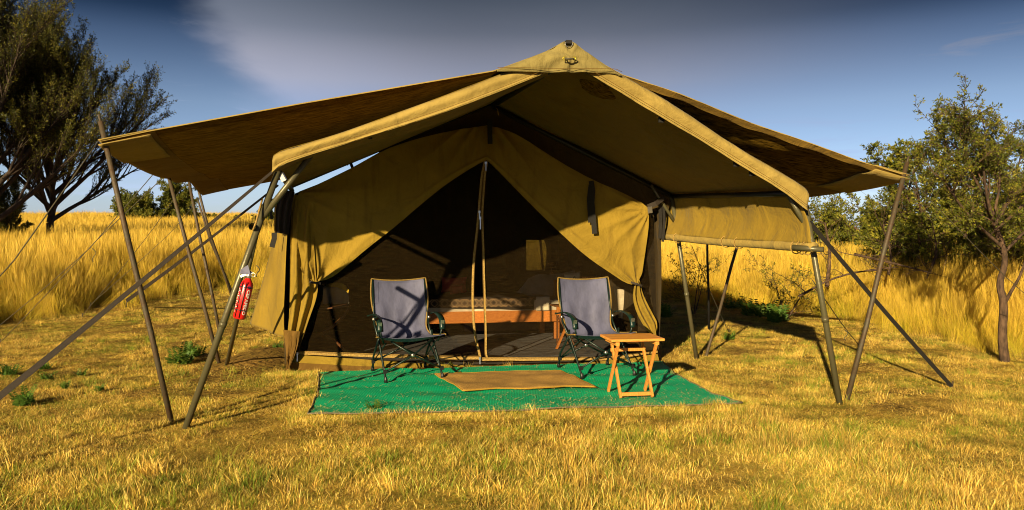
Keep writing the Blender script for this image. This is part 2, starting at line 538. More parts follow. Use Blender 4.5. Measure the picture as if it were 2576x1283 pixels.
def ground_material():
    m, t = new_mat('straw_covered_soil')
    L = t.links.new
    out = N(t, 'ShaderNodeOutputMaterial')
    p = N(t, 'ShaderNodeBsdfPrincipled', inp={'Roughness': 0.95, 'Specular IOR Level': 0.1})
    geo = N(t, 'ShaderNodeNewGeometry')
    n1 = N(t, 'ShaderNodeTexNoise', inp={'Scale': 0.8, 'Detail': 8.0, 'Roughness': 0.65})
    n2 = N(t, 'ShaderNodeTexNoise', inp={'Scale': 22.0, 'Detail': 6.0, 'Roughness': 0.7, 'Distortion': 1.0})
    L(geo.outputs['Position'], n1.inputs['Vector'])
    L(geo.outputs['Position'], n2.inputs['Vector'])
    r1 = N(t, 'ShaderNodeValToRGB')
    L(n2.outputs[0], r1.inputs[0])
    r1.color_ramp.elements[0].position = 0.38
    r1.color_ramp.elements[0].color = (0.050, 0.026, 0.009, 1)
    r1.color_ramp.elements[1].position = 0.66
    r1.color_ramp.elements[1].color = (0.50, 0.30, 0.070, 1)
    r2 = N(t, 'ShaderNodeValToRGB')
    L(n1.outputs[0], r2.inputs[0])
    r2.color_ramp.elements[0].position = 0.4
    r2.color_ramp.elements[0].color = (0.75, 0.85, 0.6, 1)
    r2.color_ramp.elements[1].position = 0.6
    r2.color_ramp.elements[1].color = (1, 1, 1, 1)
    mm = N(t, 'ShaderNodeMix', data_type='RGBA', blend_type='MULTIPLY')
    mm.inputs['Factor'].default_value = 1.0
    L(r1.outputs[0], mm.inputs['A'])
    L(r2.outputs[0], mm.inputs['B'])
    L(mm.outputs['Result'], p.inputs['Base Color'])
    b = N(t, 'ShaderNodeBump', inp={'Strength': 0.9, 'Distance': 0.04})
    L(n2.outputs[0], b.inputs['Height'])
    L(b.outputs[0], p.inputs['Normal'])
    L(p.outputs[0], out.inputs[0])
    return m


M_['ground'] = ground_material()


def green_mat_material():
    """green woven plastic ground mat with fine rows of loops and dust"""
    m, t = new_mat('green_plastic_weave')
    L = t.links.new
    out = N(t, 'ShaderNodeOutputMaterial')
    p = N(t, 'ShaderNodeBsdfPrincipled', inp={'Roughness': 0.6, 'Specular IOR Level': 0.3})
    geo = N(t, 'ShaderNodeNewGeometry')
    wv = N(t, 'ShaderNodeTexWave', wave_type='BANDS', bands_direction='X', inp={'Scale': 14.0, 'Distortion': 0.6, 'Detail': 2.0})
    wv2 = N(t, 'ShaderNodeTexWave', wave_type='BANDS', bands_direction='Y', inp={'Scale': 12.0, 'Distortion': 0.8, 'Detail': 2.0})
    L(geo.outputs['Position'], wv.inputs['Vector'])
    L(geo.outputs['Position'], wv2.inputs['Vector'])
    mul = N(t, 'ShaderNodeMath', operation='MULTIPLY')
    L(wv.outputs['Fac'], mul.inputs[0])
    L(wv2.outputs['Fac'], mul.inputs[1])
    r = N(t, 'ShaderNodeValToRGB')
    L(mul.outputs[0], r.inputs[0])
    r.color_ramp.elements[0].position = 0.05
    r.color_ramp.elements[0].color = (0.001, 0.31, 0.145, 1)
    r.color_ramp.elements[1].position = 0.5
    r.color_ramp.elements[1].color = (0.001, 0.46, 0.215, 1)
    n2 = N(t, 'ShaderNodeTexNoise', inp={'Scale': 2.2, 'Detail': 9.0, 'Roughness': 0.7})
    L(geo.outputs['Position'], n2.inputs['Vector'])
    f = N(t, 'ShaderNodeMapRange', inp={'From Min': 0.46, 'From Max': 0.75, 'To Max': 0.35})
    L(n2.outputs[0], f.inputs['Value'])
    mx = N(t, 'ShaderNodeMix', data_type='RGBA')
    L(f.outputs[0], mx.inputs['Factor'])
    L(r.outputs[0], mx.inputs['A'])
    mx.inputs['B'].default_value = (0.07, 0.22, 0.09, 1)
    L(mx.outputs['Result'], p.inputs['Base Color'])
    b = N(t, 'ShaderNodeBump', inp={'Strength': 0.3, 'Distance': 0.005})
    L(mul.outputs[0], b.inputs['Height'])
    L(b.outputs[0], p.inputs['Normal'])
    L(p.outputs[0], out.inputs[0])
    return m


M_['green'] = green_mat_material()


# ------------------------------------------------------------------ building helpers
def root_loc(o):
    while o is not None and o.parent is not None:
        o = o.parent
    return o.matrix_basis.translation.copy() if o is not None else Vector((0, 0, 0))


def tag(o, label=None, cat=None, group=None, kind=None):
    if label: o['label'] = label
    if cat: o['category'] = cat
    if group: o['group'] = group
    if kind: o['kind'] = kind
    return o


def thing(name, label, cat, loc, rz=0.0, group=None):
    o = bpy.data.objects.new(name, None)
    COL.objects.link(o)
    o.location = loc
    o.rotation_euler = (0, 0, rz)
    o.empty_display_size = 0.2
    return tag(o, label, cat, group)


class MB:
    """collects shapes and links them as ONE mesh object"""

    def __init__(self, local=False):
        self.v, self.f, self.s, self.local = [], [], [], local

    def add(self, vs, fs, smooth=False):
        k = len(self.v)
        self.v += [Vector(p) for p in vs]
        self.f += [tuple(i + k for i in q) for q in fs]
        self.s += [smooth] * len(fs)
        return self

    def box(self, c, half, ax=None):
        c = Vector(c)
        ax = ax or (Vector((1, 0, 0)), Vector((0, 1, 0)), Vector((0, 0, 1)))
        a, b, d = [x * h for x, h in zip(ax, half)]
        vs = [c + i * a + j * b + k * d for i in (-1, 1) for j in (-1, 1) for k in (-1, 1)]
        return self.add(vs, [(0, 1, 3, 2), (4, 6, 7, 5), (0, 4, 5, 1), (2, 3, 7, 6), (0, 2, 6, 4), (1, 5, 7, 3)])

    def beam(self, p0, p1, w, h, up=Vector((0, 0, 1))):
        p0, p1 = Vector(p0), Vector(p1)
        d = (p1 - p0)
        L = d.length
        d.normalize()
        s = d.cross(up).normalized()
        u = s.cross(d).normalized()
        return self.box((p0 + p1) / 2, (L / 2, w / 2, h / 2), (d, s, u))

    def tube(self, pts, r, n=8, cap=True):
        pts = [Vector(p) for p in pts]
        rs = r if isinstance(r, (list, tuple)) else [r] * len(pts)
        vs, fs = [], []
        prev = None
        for i, p in enumerate(pts):
            d = (pts[min(i + 1, len(pts) - 1)] - pts[max(i - 1, 0)])
            if d.length < 1e-9: d = Vector((0, 0, 1))
            d.normalize()
            if prev is None:
                a = d.orthogonal().normalized()
            else:
                a = (prev - d * prev.dot(d))
                a = a.normalized() if a.length > 1e-6 else d.orthogonal().normalized()
            prev = a
            b = d.cross(a)
            for k in range(n):
                an = 2 * math.pi * k / n
                vs.append(p + (a * math.cos(an) + b * math.sin(an)) * rs[i])
        for i in range(len(pts) - 1):
            for k in range(n):
                k2 = (k + 1) % n
                fs.append((i * n + k, i * n + k2, (i + 1) * n + k2, (i + 1) * n + k))
        if cap:
            fs.append(tuple(range(n - 1, -1, -1)))
            fs.append(tuple((len(pts) - 1) * n + k for k in range(n)))
        return self.add(vs, fs, True)

    def ribbon(self, pts, w, nrm, th=0.003):
        """flat strap with a little thickness"""
        pts = [Vector(p) for p in pts]
        nrm = Vector(nrm).normalized()
        ws = w if isinstance(w, (list, tuple)) else [w] * len(pts)
        vs, fs = [], []
        for i, p in enumerate(pts):
            d = (pts[min(i + 1, len(pts) - 1)] - pts[max(i - 1, 0)]).normalized()
            s = d.cross(nrm).normalized()
            u = s.cross(d).normalized()
            h = ws[i] / 2
            vs += [p - s * h - u * th, p + s * h - u * th, p + s * h + u * th, p - s * h + u * th]
        for i in range(len(pts) - 1):
            for k in range(4):
                k2 = (k + 1) % 4
                fs.append((i * 4 + k, i * 4 + k2, (i + 1) * 4 + k2, (i + 1) * 4 + k))
        m = (len(pts) - 1) * 4
        fs += [(3, 2, 1, 0), (m, m + 1, m + 2, m + 3)]
        return self.add(vs, fs)

    def grid(self, fn, ns, nt, smooth=True):
        vs = [fn(i / ns, j / nt) for i in range(ns + 1) for j in range(nt + 1)]
        fs = [(i * (nt + 1) + j, (i + 1) * (nt + 1) + j, (i + 1) * (nt + 1) + j + 1, i * (nt + 1) + j + 1) for i in range(ns) for j in range(nt)]
        return self.add(vs, fs, smooth)

    def lathe(self, prof, c, ax=Vector((0, 0, 1)), n=20):
        c = Vector(c)
        ax = Vector(ax).normalized()
        a = ax.orthogonal().normalized()
        b = ax.cross(a)
        vs = [c + ax * h + (a * math.cos(2 * math.pi * k / n) + b * math.sin(2 * math.pi * k / n)) * r for r, h in prof for k in range(n)]
        fs = [(i * n + k, i * n + (k + 1) % n, (i + 1) * n + (k + 1) % n, (i + 1) * n + k) for i in range(len(prof) - 1) for k in range(n)]
        return self.add(vs, fs, True)

    def build(self, name, mat, parent=None, label=None, solid=0.0, bevel=0.0, sub=0):
        me = bpy.data.meshes.new(name)
        off = Vector((0, 0, 0)) if (self.local or parent is None) else root_loc(parent)
        me.from_pydata([tuple(p - off) for p in self.v], [], self.f)
        me.polygons.foreach_set('use_smooth', self.s)
        me.materials.append(M_[mat] if isinstance(mat, str) else mat)
        me.update()
        o = bpy.data.objects.new(name, me)
        COL.objects.link(o)
        if parent is not None: o.parent = parent
        if label: o['label'] = label
        if solid:
            md = o.modifiers.new('thickness', 'SOLIDIFY')
            md.thickness = solid
            md.offset = 0
        if bevel:
            md = o.modifiers.new('edge', 'BEVEL')
            md.width = bevel
            md.segments = 2
            md.limit_method = 'ANGLE'
        if sub:
            md = o.modifiers.new('soft', 'SUBSURF')
            md.levels = sub
            md.render_levels = sub
        return o


def resample(pts, n):
    pts = [Vector(p) for p in pts]
    L = [0.0]
    for a, b in zip(pts, pts[1:]):
        L.append(L[-1] + (b - a).length)
    out = []
    j = 0
    for i in range(n + 1):
        s = L[-1] * i / n
        while j < len(L) - 2 and L[j + 1] < s:
            j += 1
        k = (s - L[j]) / max(L[j + 1] - L[j], 1e-9)
        out.append(pts[j].lerp(pts[j + 1], min(max(k, 0), 1)))
    return out


def smooth_line(pts, it=2):
    """Chaikin corner cutting that keeps the ends"""
    pts = [Vector(p) for p in pts]
    for _ in range(it):
        q = [pts[0]]
        for a, b in zip(pts, pts[1:]):
            q += [a.lerp(b, 0.25), a.lerp(b, 0.75)]
        q.append(pts[-1])
        pts = q
    return pts


def loft(A, B, ns, nt, disp=None, smooth_it=2):
    A = resample(smooth_line(A, smooth_it), ns)
    B = resample(smooth_line(B, smooth_it), ns)

    def fn(s, t):
        i = min(int(round(s * ns)), ns)
        p = A[i].lerp(B[i], t)
        return disp(p, s, t) if disp else p
    return MB().grid(fn, ns, nt)


def nz(p, s=1.0, o=0.0):
    return mnoise.noise(Vector((p[0] * s + o, p[1] * s - o, p[2] * s + 2 * o)))


# ------------------------------------------------------------------ ground sheet
def build_ground():
    xs, ys = [], []
    g = [0.0]
    st = 0.18
    while g[-1] < 1200:
        g.append(g[-1] + st)
        if g[-1] > 9: st *= 1.14
    xs = sorted(set([-a for a in g] + g))
    ys = [y + 5.0 for y in xs]
    nx, ny = len(xs), len(ys)
    vs = []
    for x in xs:
        for y in ys:
            z = ground(x, y)
            q = 0.018 * mnoise.noise(Vector((x * 2.1, y * 2.1, 0))) if abs(x) < 14 and y < 20 else 0
            # soil scraped into a low bank beside the tent
            bk = math.exp(-((x + 2.75) / 0.28) ** 2 - ((y - 8.1) / 0.9) ** 2)
            q += bk * (0.10 + 0.05 * mnoise.noise(Vector((x * 7, y * 7, 1))))
            if -2.2 < x < 2.3 and 5.5 < y < 9: q *= 0.2
            vs.append((x, y, z + q - 0.012))
    fs = [(i * ny + j, (i + 1) * ny + j, (i + 1) * ny + j + 1, i * ny + j + 1) for i in range(nx - 1) for j in range(ny - 1)]
    mb = MB().add(vs, fs, True)
    o = mb.build('ground', 'ground')
    tag(o, 'trampled straw covered earth around the tent', kind='structure')


build_ground()

# ------------------------------------------------------------------ grass
def mesh_from_arrays(name, verts, faces, mat, tone=None, grn=None):
    me = bpy.data.meshes.new(name)
    nv, nf = len(verts), len(faces)
    k = faces.shape[1]
    me.vertices.add(nv)
    me.vertices.foreach_set('co', verts.astype(np.float32).ravel())
    me.loops.add(nf * k)
    me.loops.foreach_set('vertex_index', faces.astype(np.int32).ravel())
    me.polygons.add(nf)
    me.polygons.foreach_set('loop_start', np.arange(0, nf * k, k, dtype=np.int32))
    me.update(calc_edges=True)
    for nm, arr in (('tone', tone), ('grn', grn)):
        if arr is not None:
            a = me.attributes.new(nm, 'FLOAT', 'POINT')
            a.data.foreach_set('value', arr.astype(np.float32))
    me.materials.append(M_[mat])
    return me


def blades(n, radius, h0, h1, w, lean, droop, rng, seg=3, seed_heads=0.0, grn=-0.15, lying=0.0):
    """n curved tapering blades rooted in a disc"""
    V, Fc, T_, G_ = [], [], [], []
    for i in range(n):
        r = radius * math.sqrt(rng.random())
        a = rng.random() * 2 * math.pi
        x, y = r * math.cos(a), r * math.sin(a)
        h = h0 + (h1 - h0) * rng.random()
        ta = rng.random() * 2 * math.pi
        lx = lean * (rng.random() ** 1.3)
        if rng.random() < lying: lx = 2.5 + rng.random() * 2
        dx, dy = math.cos(ta), math.sin(ta)
        inc = math.atan(lx)
        tn = rng.random()
        gn = grn + (0.9 if rng.random() < 0.20 else 0) + 0.2 * rng.random()
        ww = w * (0.6 + 0.8 * rng.random())
        fa = rng.random() * math.pi
        fx, fy = math.cos(fa), math.sin(fa)
        base = len(V)
        px, py, pz = x, y, -0.01
        for s in range(seg + 1):
            t = s / seg
            wd = ww * (1 - t) ** 0.7 * (0.9 if s else 0.7) + 0.0002
            V.append((px - fx * wd / 2, py - fy * wd / 2, pz))
            V.append((px + fx * wd / 2, py + fy * wd / 2, pz))
            tt = min(1, max(0, tn + 0.25 * t - 0.25 * (1 - t)))
            T_ += [tt, tt]
            G_ += [gn - 0.15 * t] * 2
            ang = inc + droop * t * (0.5 + tn)
            st = h / seg
            px += dx * math.sin(ang) * st
            py += dy * math.sin(ang) * st
            pz = max(pz + math.cos(ang) * st, 0.002 + 0.004 * tn)
        for s in range(seg):
            b = base + 2 * s
            Fc.append((b, b + 1, b + 3, b + 2))
        if rng.random() < seed_heads:
            # thin feathery head: a few hair fine strokes along the tip
            bx, by, bz = V[-1]
            for q in range(6):
                k = len(V)
                l = 0.05 + 0.07 * rng.random()
                ha = rng.random() * 6.28
                z0 = bz - 0.16 + 0.035 * q
                ox, oy = math.cos(ha) * 0.034 * (1.2 - 0.15 * q), math.sin(ha) * 0.034 * (1.2 - 0.15 * q)
                w_ = 0.0016
                V += [(bx - fx * w_, by - fy * w_, z0), (bx + fx * w_, by + fy * w_, z0), (bx + ox + dx * .01 + fx * w_ * .4, by + oy + dy * .01 + fy * w_ * .4, z0 + l), (bx + ox + dx * .01 - fx * w_ * .4, by + oy + dy * .01 - fy * w_ * .4, z0 + l)]
                T_ += [0.18, 0.18, 0.34, 0.34]
                G_ += [-0.6] * 4
                Fc.append((k, k + 1, k + 2, k + 3))
    return np.array(V), np.array(Fc), np.array(T_), np.array(G_)


def tuft_collection(name, mat, specs):
    coll = bpy.data.collections.new(name)
    for i, sp in enumerate(specs):
        rng = random.Random(100 + i * 7 + len(name))
        v, f, t, g = blades(rng=rng, **sp)
        me = mesh_from_arrays('%s_tuft' % name, v, f, mat, t, g)
        o = bpy.data.objects.new('%s_tuft_%02d' % (name, i), me)
        coll.objects.link(o)
    return coll


def scatter(name, pts, rotz, scl, idx, coll, tilt=None):
    me = bpy.data.meshes.new(name)
    n = len(pts)
    me.vertices.add(n)
    me.vertices.foreach_set('co', np.asarray(pts, dtype=np.float32).ravel())
    a = me.attributes.new('rot', 'FLOAT_VECTOR', 'POINT')
    r = np.zeros((n, 3), dtype=np.float32)
    r[:, 2] = rotz
    if tilt is not None: r[:, :2] = np.array(tilt)
    a.data.foreach_set('vector', r.ravel())
    a = me.attributes.new('scl', 'FLOAT_VECTOR', 'POINT')
    a.data.foreach_set('vector', np.asarray(scl, dtype=np.float32).ravel())
    a = me.attributes.new('pick', 'INT', 'POINT')
    a.data.foreach_set('value', np.asarray(idx, dtype=np.int32))
    me.update()
    o = bpy.data.objects.new(name, me)
    COL.objects.link(o)
    ng = bpy.data.node_groups.new(name + '_spread', 'GeometryNodeTree')
    ng.interface.new_socket('Geometry', in_out='INPUT', socket_type='NodeSocketGeometry')
    ng.interface.new_socket('Geometry', in_out='OUTPUT', socket_type='NodeSocketGeometry')
    gi = ng.nodes.new('NodeGroupInput')
    go = ng.nodes.new('NodeGroupOutput')
    ci = ng.nodes.new('GeometryNodeCollectionInfo')
    ci.inputs['Collection'].default_value = coll
    ci.inputs['Separate Children'].default_value = True
    ci.inputs['Reset Children'].default_value = True
    ip = ng.nodes.new('GeometryNodeInstanceOnPoints')
    ip.inputs['Pick Instance'].default_value = True

    def attr(nm, ty):
        a = ng.nodes.new('GeometryNodeInputNamedAttribute')
        a.data_type = ty
        a.inputs['Name'].default_value = nm
        return a.outputs[0]
    ng.links.new(gi.outputs[0], ip.inputs['Points'])
    ng.links.new(ci.outputs[0], ip.inputs['Instance'])
    ng.links.new(attr('pick', 'INT'), ip.inputs['Instance Index'])
    ng.links.new(attr('rot', 'FLOAT_VECTOR'), ip.inputs['Rotation'])
    ng.links.new(attr('scl', 'FLOAT_VECTOR'), ip.inputs['Scale'])
    ng.links.new(ip.outputs[0], go.inputs[0])
    md = o.modifiers.new('spread', 'NODES')
    md.node_group = ng
    return o


def poly_in(x, y, poly):
    c = False
    n = len(poly)
    for i in range(n):
        x1, y1 = poly[i]
        x2, y2 = poly[(i + 1) % n]
        if (y1 > y) != (y2 > y) and x < (x2 - x1) * (y - y1) / (y2 - y1) + x1:
            c = not c
    return c


MAT_OUT = [gp(801, 936, 0.02), gp(803, 958, 0.01), gp(799, 995, 0.01), gp(774, 1050, 0.01), gp(1000, 1043, 0.01), gp(1300, 1038, 0.01), gp(1600, 1028, 0.01), gp(1868, 1020, 0.01), gp(1789, 994, 0.01), gp(1704, 949, 0.01), gp(1667, 914, 0.01)]
MAT_POLY = [(p.x, p.y) for p in MAT_OUT]
TENT_POLY = [(q.x, q.y) for q in (T(-1.95, -0.03, 0), T(1.98, -0.03, 0), T(1.98, 3.9, 0), T(-1.95, 3.9, 0))]


def tallness(x, y):
    """0 on the mown ring round the tent, 1 out in the long grass"""
    e = ((x + 1.25) / 6.2) ** 2 + (max(0.0, y - 9.0) / 8.0) ** 2
    e += 0.35 * mnoise.noise(Vector((x * 0.45, y * 0.45, 7.7))) + 0.15 * mnoise.noise(Vector((x * 1.6, y * 1.6, 1.7)))
    f = sstep(0.85, 2.0, e)
    f *= sstep(6.4, 8.6, y + 0.25 * abs(x) - 1.0 + 0.6 * mnoise.noise(Vector((x, y, 4.2))))
    return f


def scatter_all():
    rng = random.Random(11)
    mown = tuft_collection('mown', 'mown', [
        dict(n=110, radius=0.13, h0=0.015, h1=0.050, w=0.0040, lean=1.6, droop=0.25, seg=2, lying=0.55),
        dict(n=110, radius=0.14, h0=0.015, h1=0.060, w=0.0038, lean=1.4, droop=0.35, seg=2, lying=0.45),
        dict(n=100, radius=0.14, h0=0.020, h1=0.070, w=0.0044, lean=2.2, droop=0.2, seg=2, lying=0.85),
        dict(n=90, radius=0.13, h0=0.020, h1=0.075, w=0.0036, lean=0.9, droop=0.5, seg=3, lying=0.3, grn=0.10),
        dict(n=70, radius=0.15, h0=0.04, h1=0.13, w=0.0038, lean=3.0, droop=0.15, seg=2, lying=0.97),
        dict(n=44, radius=0.07, h0=0.05, h1=0.15, w=0.0040, lean=0.7, droop=0.7, seg=3, lying=0.15, grn=0.45),
        dict(n=34, radius=0.05, h0=0.05, h1=0.13, w=0.0046, lean=0.9, droop=0.15, seg=2, lying=0.1, grn=-0.6),
    ])
    P, R, S, I = [], [], [], []
    n_try = 0
    for k in range(62000):
        # denser near the lens
        y = 2.3 + 16.0 * rng.random() ** 1.55
        x = (rng.random() * 2 - 1) * (1.2 + y * 0.78)
        if tallness(x, y) > 0.65: continue
        if poly_in(x, y, TENT_POLY): continue
        inm = poly_in(x, y, MAT_POLY)
        if inm: continue
        c = mnoise.noise(Vector((x * 0.9, y * 0.9, 9.0)))
        c2 = mnoise.noise(Vector((x * 3.1, y * 3.1, 5.0)))
        i = rng.choices(range(7), (3, 3, 3, 2.2 + 3 * c, 3 - 2 * c, max(0.05, 0.30 + 1.3 * c2 + c), 0.75))[0]
        s = 0.75 + 0.5 * rng.random() + 0.25 * c2
        bare = mnoise.noise(Vector((x * 1.3 + 9, y * 1.3, 3.0)))
        if bare > 0.30 and rng.random() < 0.35: continue
        flat_ = bare > 0.20
        if flat_: i = rng.choice((2, 4, 4))
        if y > 4.6 + 0.8 * c: s *= 0.72
        P.append((x, y, ground(x, y) - 0.008))
        R.append(rng.random() * 6.283)
        S.append((s, s, s * (0.45 + 0.5 * rng.random() + 0.3 * c)))
        I.append(i)
    o = scatter('mown_grass', P, R, S, I, mown)
    tag(o, 'short mown straw coloured grass with green shoots in front of the tent', 'grass', kind='stuff')

    tall = tuft_collection('tall', 'tall', [
        dict(n=90, radius=0.26, h0=0.55, h1=0.98, w=0.0042, lean=0.20, droop=0.30, seg=4, seed_heads=0.6),
        dict(n=90, radius=0.28, h0=0.45, h1=0.92, w=0.0044, lean=0.28, droop=0.45, seg=4, seed_heads=0.45),
        dict(n=80, radius=0.24, h0=0.60, h1=1.08, w=0.0038, lean=0.18, droop=0.22, seg=4, seed_heads=0.8),
        dict(n=80, radius=0.26, h0=0.25, h1=0.65, w=0.0054, lean=0.6, droop=0.8, seg=4, seed_heads=0.1, grn=0.30),
        dict(n=70, radius=0.30, h0=0.4, h1=0.85, w=0.0044, lean=0.8, droop=0.4, seg=4, seed_heads=0.3),
    ])
    P, R, S, I, TL = [], [], [], [], []
    for k in range(80000):
        y = 5.6 + 100.0 * rng.random() ** 1.9
        x = (rng.random() * 2 - 1) * (2.5 + y * 0.76)
        f = tallness(x, y)
        if f < 0.12 + 0.5 * rng.random(): continue
        gap = mnoise.noise(Vector((x * 0.8, y * 0.8, 12.0)))
        if gap > 0.25 and y < 25 and rng.random() < 0.6: continue
        edge = sstep(0.1, 1.0, f)
        far = sstep(18, 60, y)
        i = rng.choices(range(5), (3, 3, 2 * edge, 3.2 - 2.4 * edge, 1.5))[0]
        s = (0.42 + 0.58 * edge) * (0.8 + 0.35 * rng.random())
        s *= 1.0 + 0.22 * mnoise.noise(Vector((x * 0.5, y * 0.5, 2.0))) + 0.18 * mnoise.noise(Vector((x * 1.7, y * 1.7, 6.0)))
        w = s * (1 + 1.5 * far)
        P.append((x, y, ground(x, y) - 0.02))
        R.append(rng.random() * 6.283)
        TL.append((rng.gauss(0, 0.10 + 0.25 * (1 - edge)), rng.gauss(0, 0.10 + 0.25 * (1 - edge))))
        S.append((w, w, s))
        I.append(i)
    o = scatter('tall_grass', P, R, S, I, tall, TL)
    tag(o, 'tall golden savanna grass with feathery heads around the clearing', 'grass', kind='stuff')
    return mown, tall


MOWN, TALL = scatter_all()

# ------------------------------------------------------------------ the tent
tent = thing('safari_tent', 'khaki canvas safari tent with open tied back front and peaked awning', 'tent', C0)

ridge_f = wall(1430, 150, -2.18)
ridge_r = wall(1240, 266, 0.02)
eLf, eLr = wall(700, 430, -2.16), wall(735, 480, 0.02)
eRf, eRr = wall(1992, 487, -2.16), wall(1690, 494, 0.02)
LEN = 3.85

# awning canvas (roof panels in front of the tent)
OFFH = -2.27
topL = [wall(x, y, OFFH) for x, y in ((1430, 119), (1283, 179), (1154, 229), (1045, 268), (935, 308), (858, 335), (780, 360), (703, 382), (688, 393))]
topR = [wall(x, y, OFFH) for x, y in ((1430, 119), (1564, 188), (1701, 267), (1858, 374), (2003, 457), (2029, 476))]
botL = [wall(x, y, OFFH - 0.02) for x, y in ((1430, 163), (1379, 181), (1267, 227), (1154, 270), (1045, 307), (935, 341), (858, 366), (780, 390), (703, 417), (684, 434))]
botR = [wall(x, y, OFFH - 0.02) for x, y in ((1430, 155), (1477, 181), (1662, 293), (1850, 406), (1969, 480), (2010, 512), (2034, 531))]
rearL = [ridge_r + Vector((0, 0, 0.03)), eLr + Vector((0, 0, 0.03))]
rearR = [ridge_r + Vector((0, 0, 0.03)), eRr + Vector((0, 0, 0.03))]


def sagger(a):
    def f(p, s, t):
        q = p.copy()
        q.z -= a * math.sin(math.pi * t) * math.sin(math.pi * min(1, s * 1.0)) - 0.012 * nz(p, 1.7)
        return q
    return f


loft(topL, rearL, 40, 24, sagger(0.05), 1).build('awning_panel', 'awning', tent, solid=0.004)
loft(topR, rearR, 40, 24, sagger(0.05), 1).build('awning_panel', 'awning', tent, solid=0.004)


def trim_disp(p, s, t):
    q = p.copy()
    q -= NV * (0.020 * math.sin(math.pi * min(1, t * 1.15)) + 0.022 * nz(p, 2.3, 4) * t + 0.008 * nz(p, 7, 1) + 0.010 * math.sin(math.pi * 2 * t))
    return q


loft(topL, botL, 90, 10, trim_disp, 1).build('hem_band', 'canvas_trim', tent, 'wide pale hem band on the awning slope', solid=0.005)
loft(topR, botR, 90, 10, trim_disp, 1).build('hem_band', 'canvas_trim', tent, 'wide pale hem band on the awning slope', solid=0.005)
# stitched seam along the lower edge of each band
for b in (botL, botR):
    q = resample(smooth_line(b, 1), 60)
    MB().tube([p + Vector((0, 0, 0.022)) - NV * 0.030 for p in q[2:-1]], 0.0022, 4).build('seam', 'canvas_dark', tent)
# inner hem folded back under the left slope
inL = [wall(x, y, OFFH + 0.20) for x, y in ((1379, 190), (1267, 240), (1154, 292), (1045, 330), (935, 358), (858, 380), (780, 402), (720, 425))]
loft(botL[1:], inL, 60, 4, lambda p, s, t: p + Vector((0, 0, 0.01 * nz(p, 3))), 1).build('folded_hem', 'awning', tent)

# ridge cap with eyelets, lace and D ring
capT = [wall(x, y, OFFH - 0.03) for x, y in ((1248, 177), (1329, 148), (1375, 129), (1402, 114), (1418, 104), (1430, 103), (1442, 105), (1474, 131), (1518, 160), (1548, 182), (1564, 189))]
capB = [wall(x, y, OFFH - 0.06) for x, y in ((1250, 180), (1310, 180), (1380, 182), (1430, 182), (1480, 182), (1546, 183), (1562, 191))]


def cap_disp(p, s, t):
    q = p.copy()
    c = wall(1430, 145, OFFH)
    d = (p - c)
    ang = math.atan2(d.z, d.dot(U))
    r = d.length
    q -= NV * (0.015 * math.sin(6 * ang + 1) * math.exp(-((r - 0.25) / 0.2) ** 2) + 0.02 * math.sin(math.pi * t) + 0.012 * nz(p, 5, 2) + 0.008 * nz(p, 13, 3))
    return q


cap = loft(capT, capB, 80, 26, cap_disp, 2).build('ridge_cap', 'canvas_cap', tent, solid=0.004)
# top of the cap runs back along the ridge
back = [p + VV * 0.55 + Vector((0, 0, 0.02)) for p in capT]
loft(capT, back, 60, 8, None, 2).build('cap_top', 'canvas_cap', cap, solid=0.003)
MB().tube([p + Vector((0, 0, 0.022)) - NV * 0.03 for p in resample(capB, 40)], 0.002, 4).build('seam', 'canvas_dark', cap)
for ex in (1424 - 4, 1446 - 1):
    c = wall(ex, 147, OFFH - 0.115)
    MB().lathe([(0.006, 0.0), (0.013, 0.003), (0.015, 0.0), (0.013, -0.003), (0.006, -0.001)], c, -NV, 14).build('eyelet', basic('brass_eyelet', (0.45, 0.36, 0.03), 0.35, 0.2, metal=0.6) if 'brass' not in M_ else M_['brass'], cap)
a, b = wall(1421, 147, OFFH - 0.13), wall(1444, 147, OFFH - 0.13)
MB().tube([a, a.lerp(b, 0.5) - Vector((0, 0, 0.004)), b], 0.007, 6).build('lace', 'rope', cap)
c = wall(1430, 108, OFFH - 0.05)
MB().tube([c + U * (0.028 * math.cos(t)) + Vector((0, 0, 0.028 * math.sin(t) - 0.005)) - NV * 0.01 for t in [math.pi + i * math.pi / 10 for i in range(11)]] + [c + U * 0.028 - NV * 0.01, c - U * 0.028 - NV * 0.01], 0.003, 6).build('ring', 'silver', cap)
MB().box(c + Vector((0, 0, 0.004)), (0.022, 0.02, 0.012), (U, NV, Vector((0, 0, 1)))).build('webbing_loop', 'blackstrap', cap)

# tent roof and gable behind the awning; on the left it drops away from the awning and daylight shows between them
roof_line = [(741, 487), (803, 463), (887, 422), (963, 379), (985, 358), (1060, 322), (1150, 286), (1240, 250), (1400, 330), (1540, 402), (1692, 484)]
rl = [wall(x, y, 0.05) for x, y in roof_line]
rl = [rl[0] - U * 0.02 - Vector((0, 0, 0.03))] + rl + [rl[-1] + U * 0.05 - Vector((0, 0, 0.03))]
rb = [p + VV * LEN for p in rl]
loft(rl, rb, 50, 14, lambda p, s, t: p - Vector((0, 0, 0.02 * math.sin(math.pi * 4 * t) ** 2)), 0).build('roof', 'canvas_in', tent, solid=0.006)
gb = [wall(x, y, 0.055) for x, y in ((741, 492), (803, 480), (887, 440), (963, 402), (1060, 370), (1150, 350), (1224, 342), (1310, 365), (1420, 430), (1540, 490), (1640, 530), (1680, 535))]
loft(rl[1:-1], gb, 40, 3, None, 0).build('dark_gap_panel', 'canvas_in', tent)  # near-black sheet stands in for the shade under the roof

zL, zR = 1.78, 1.78
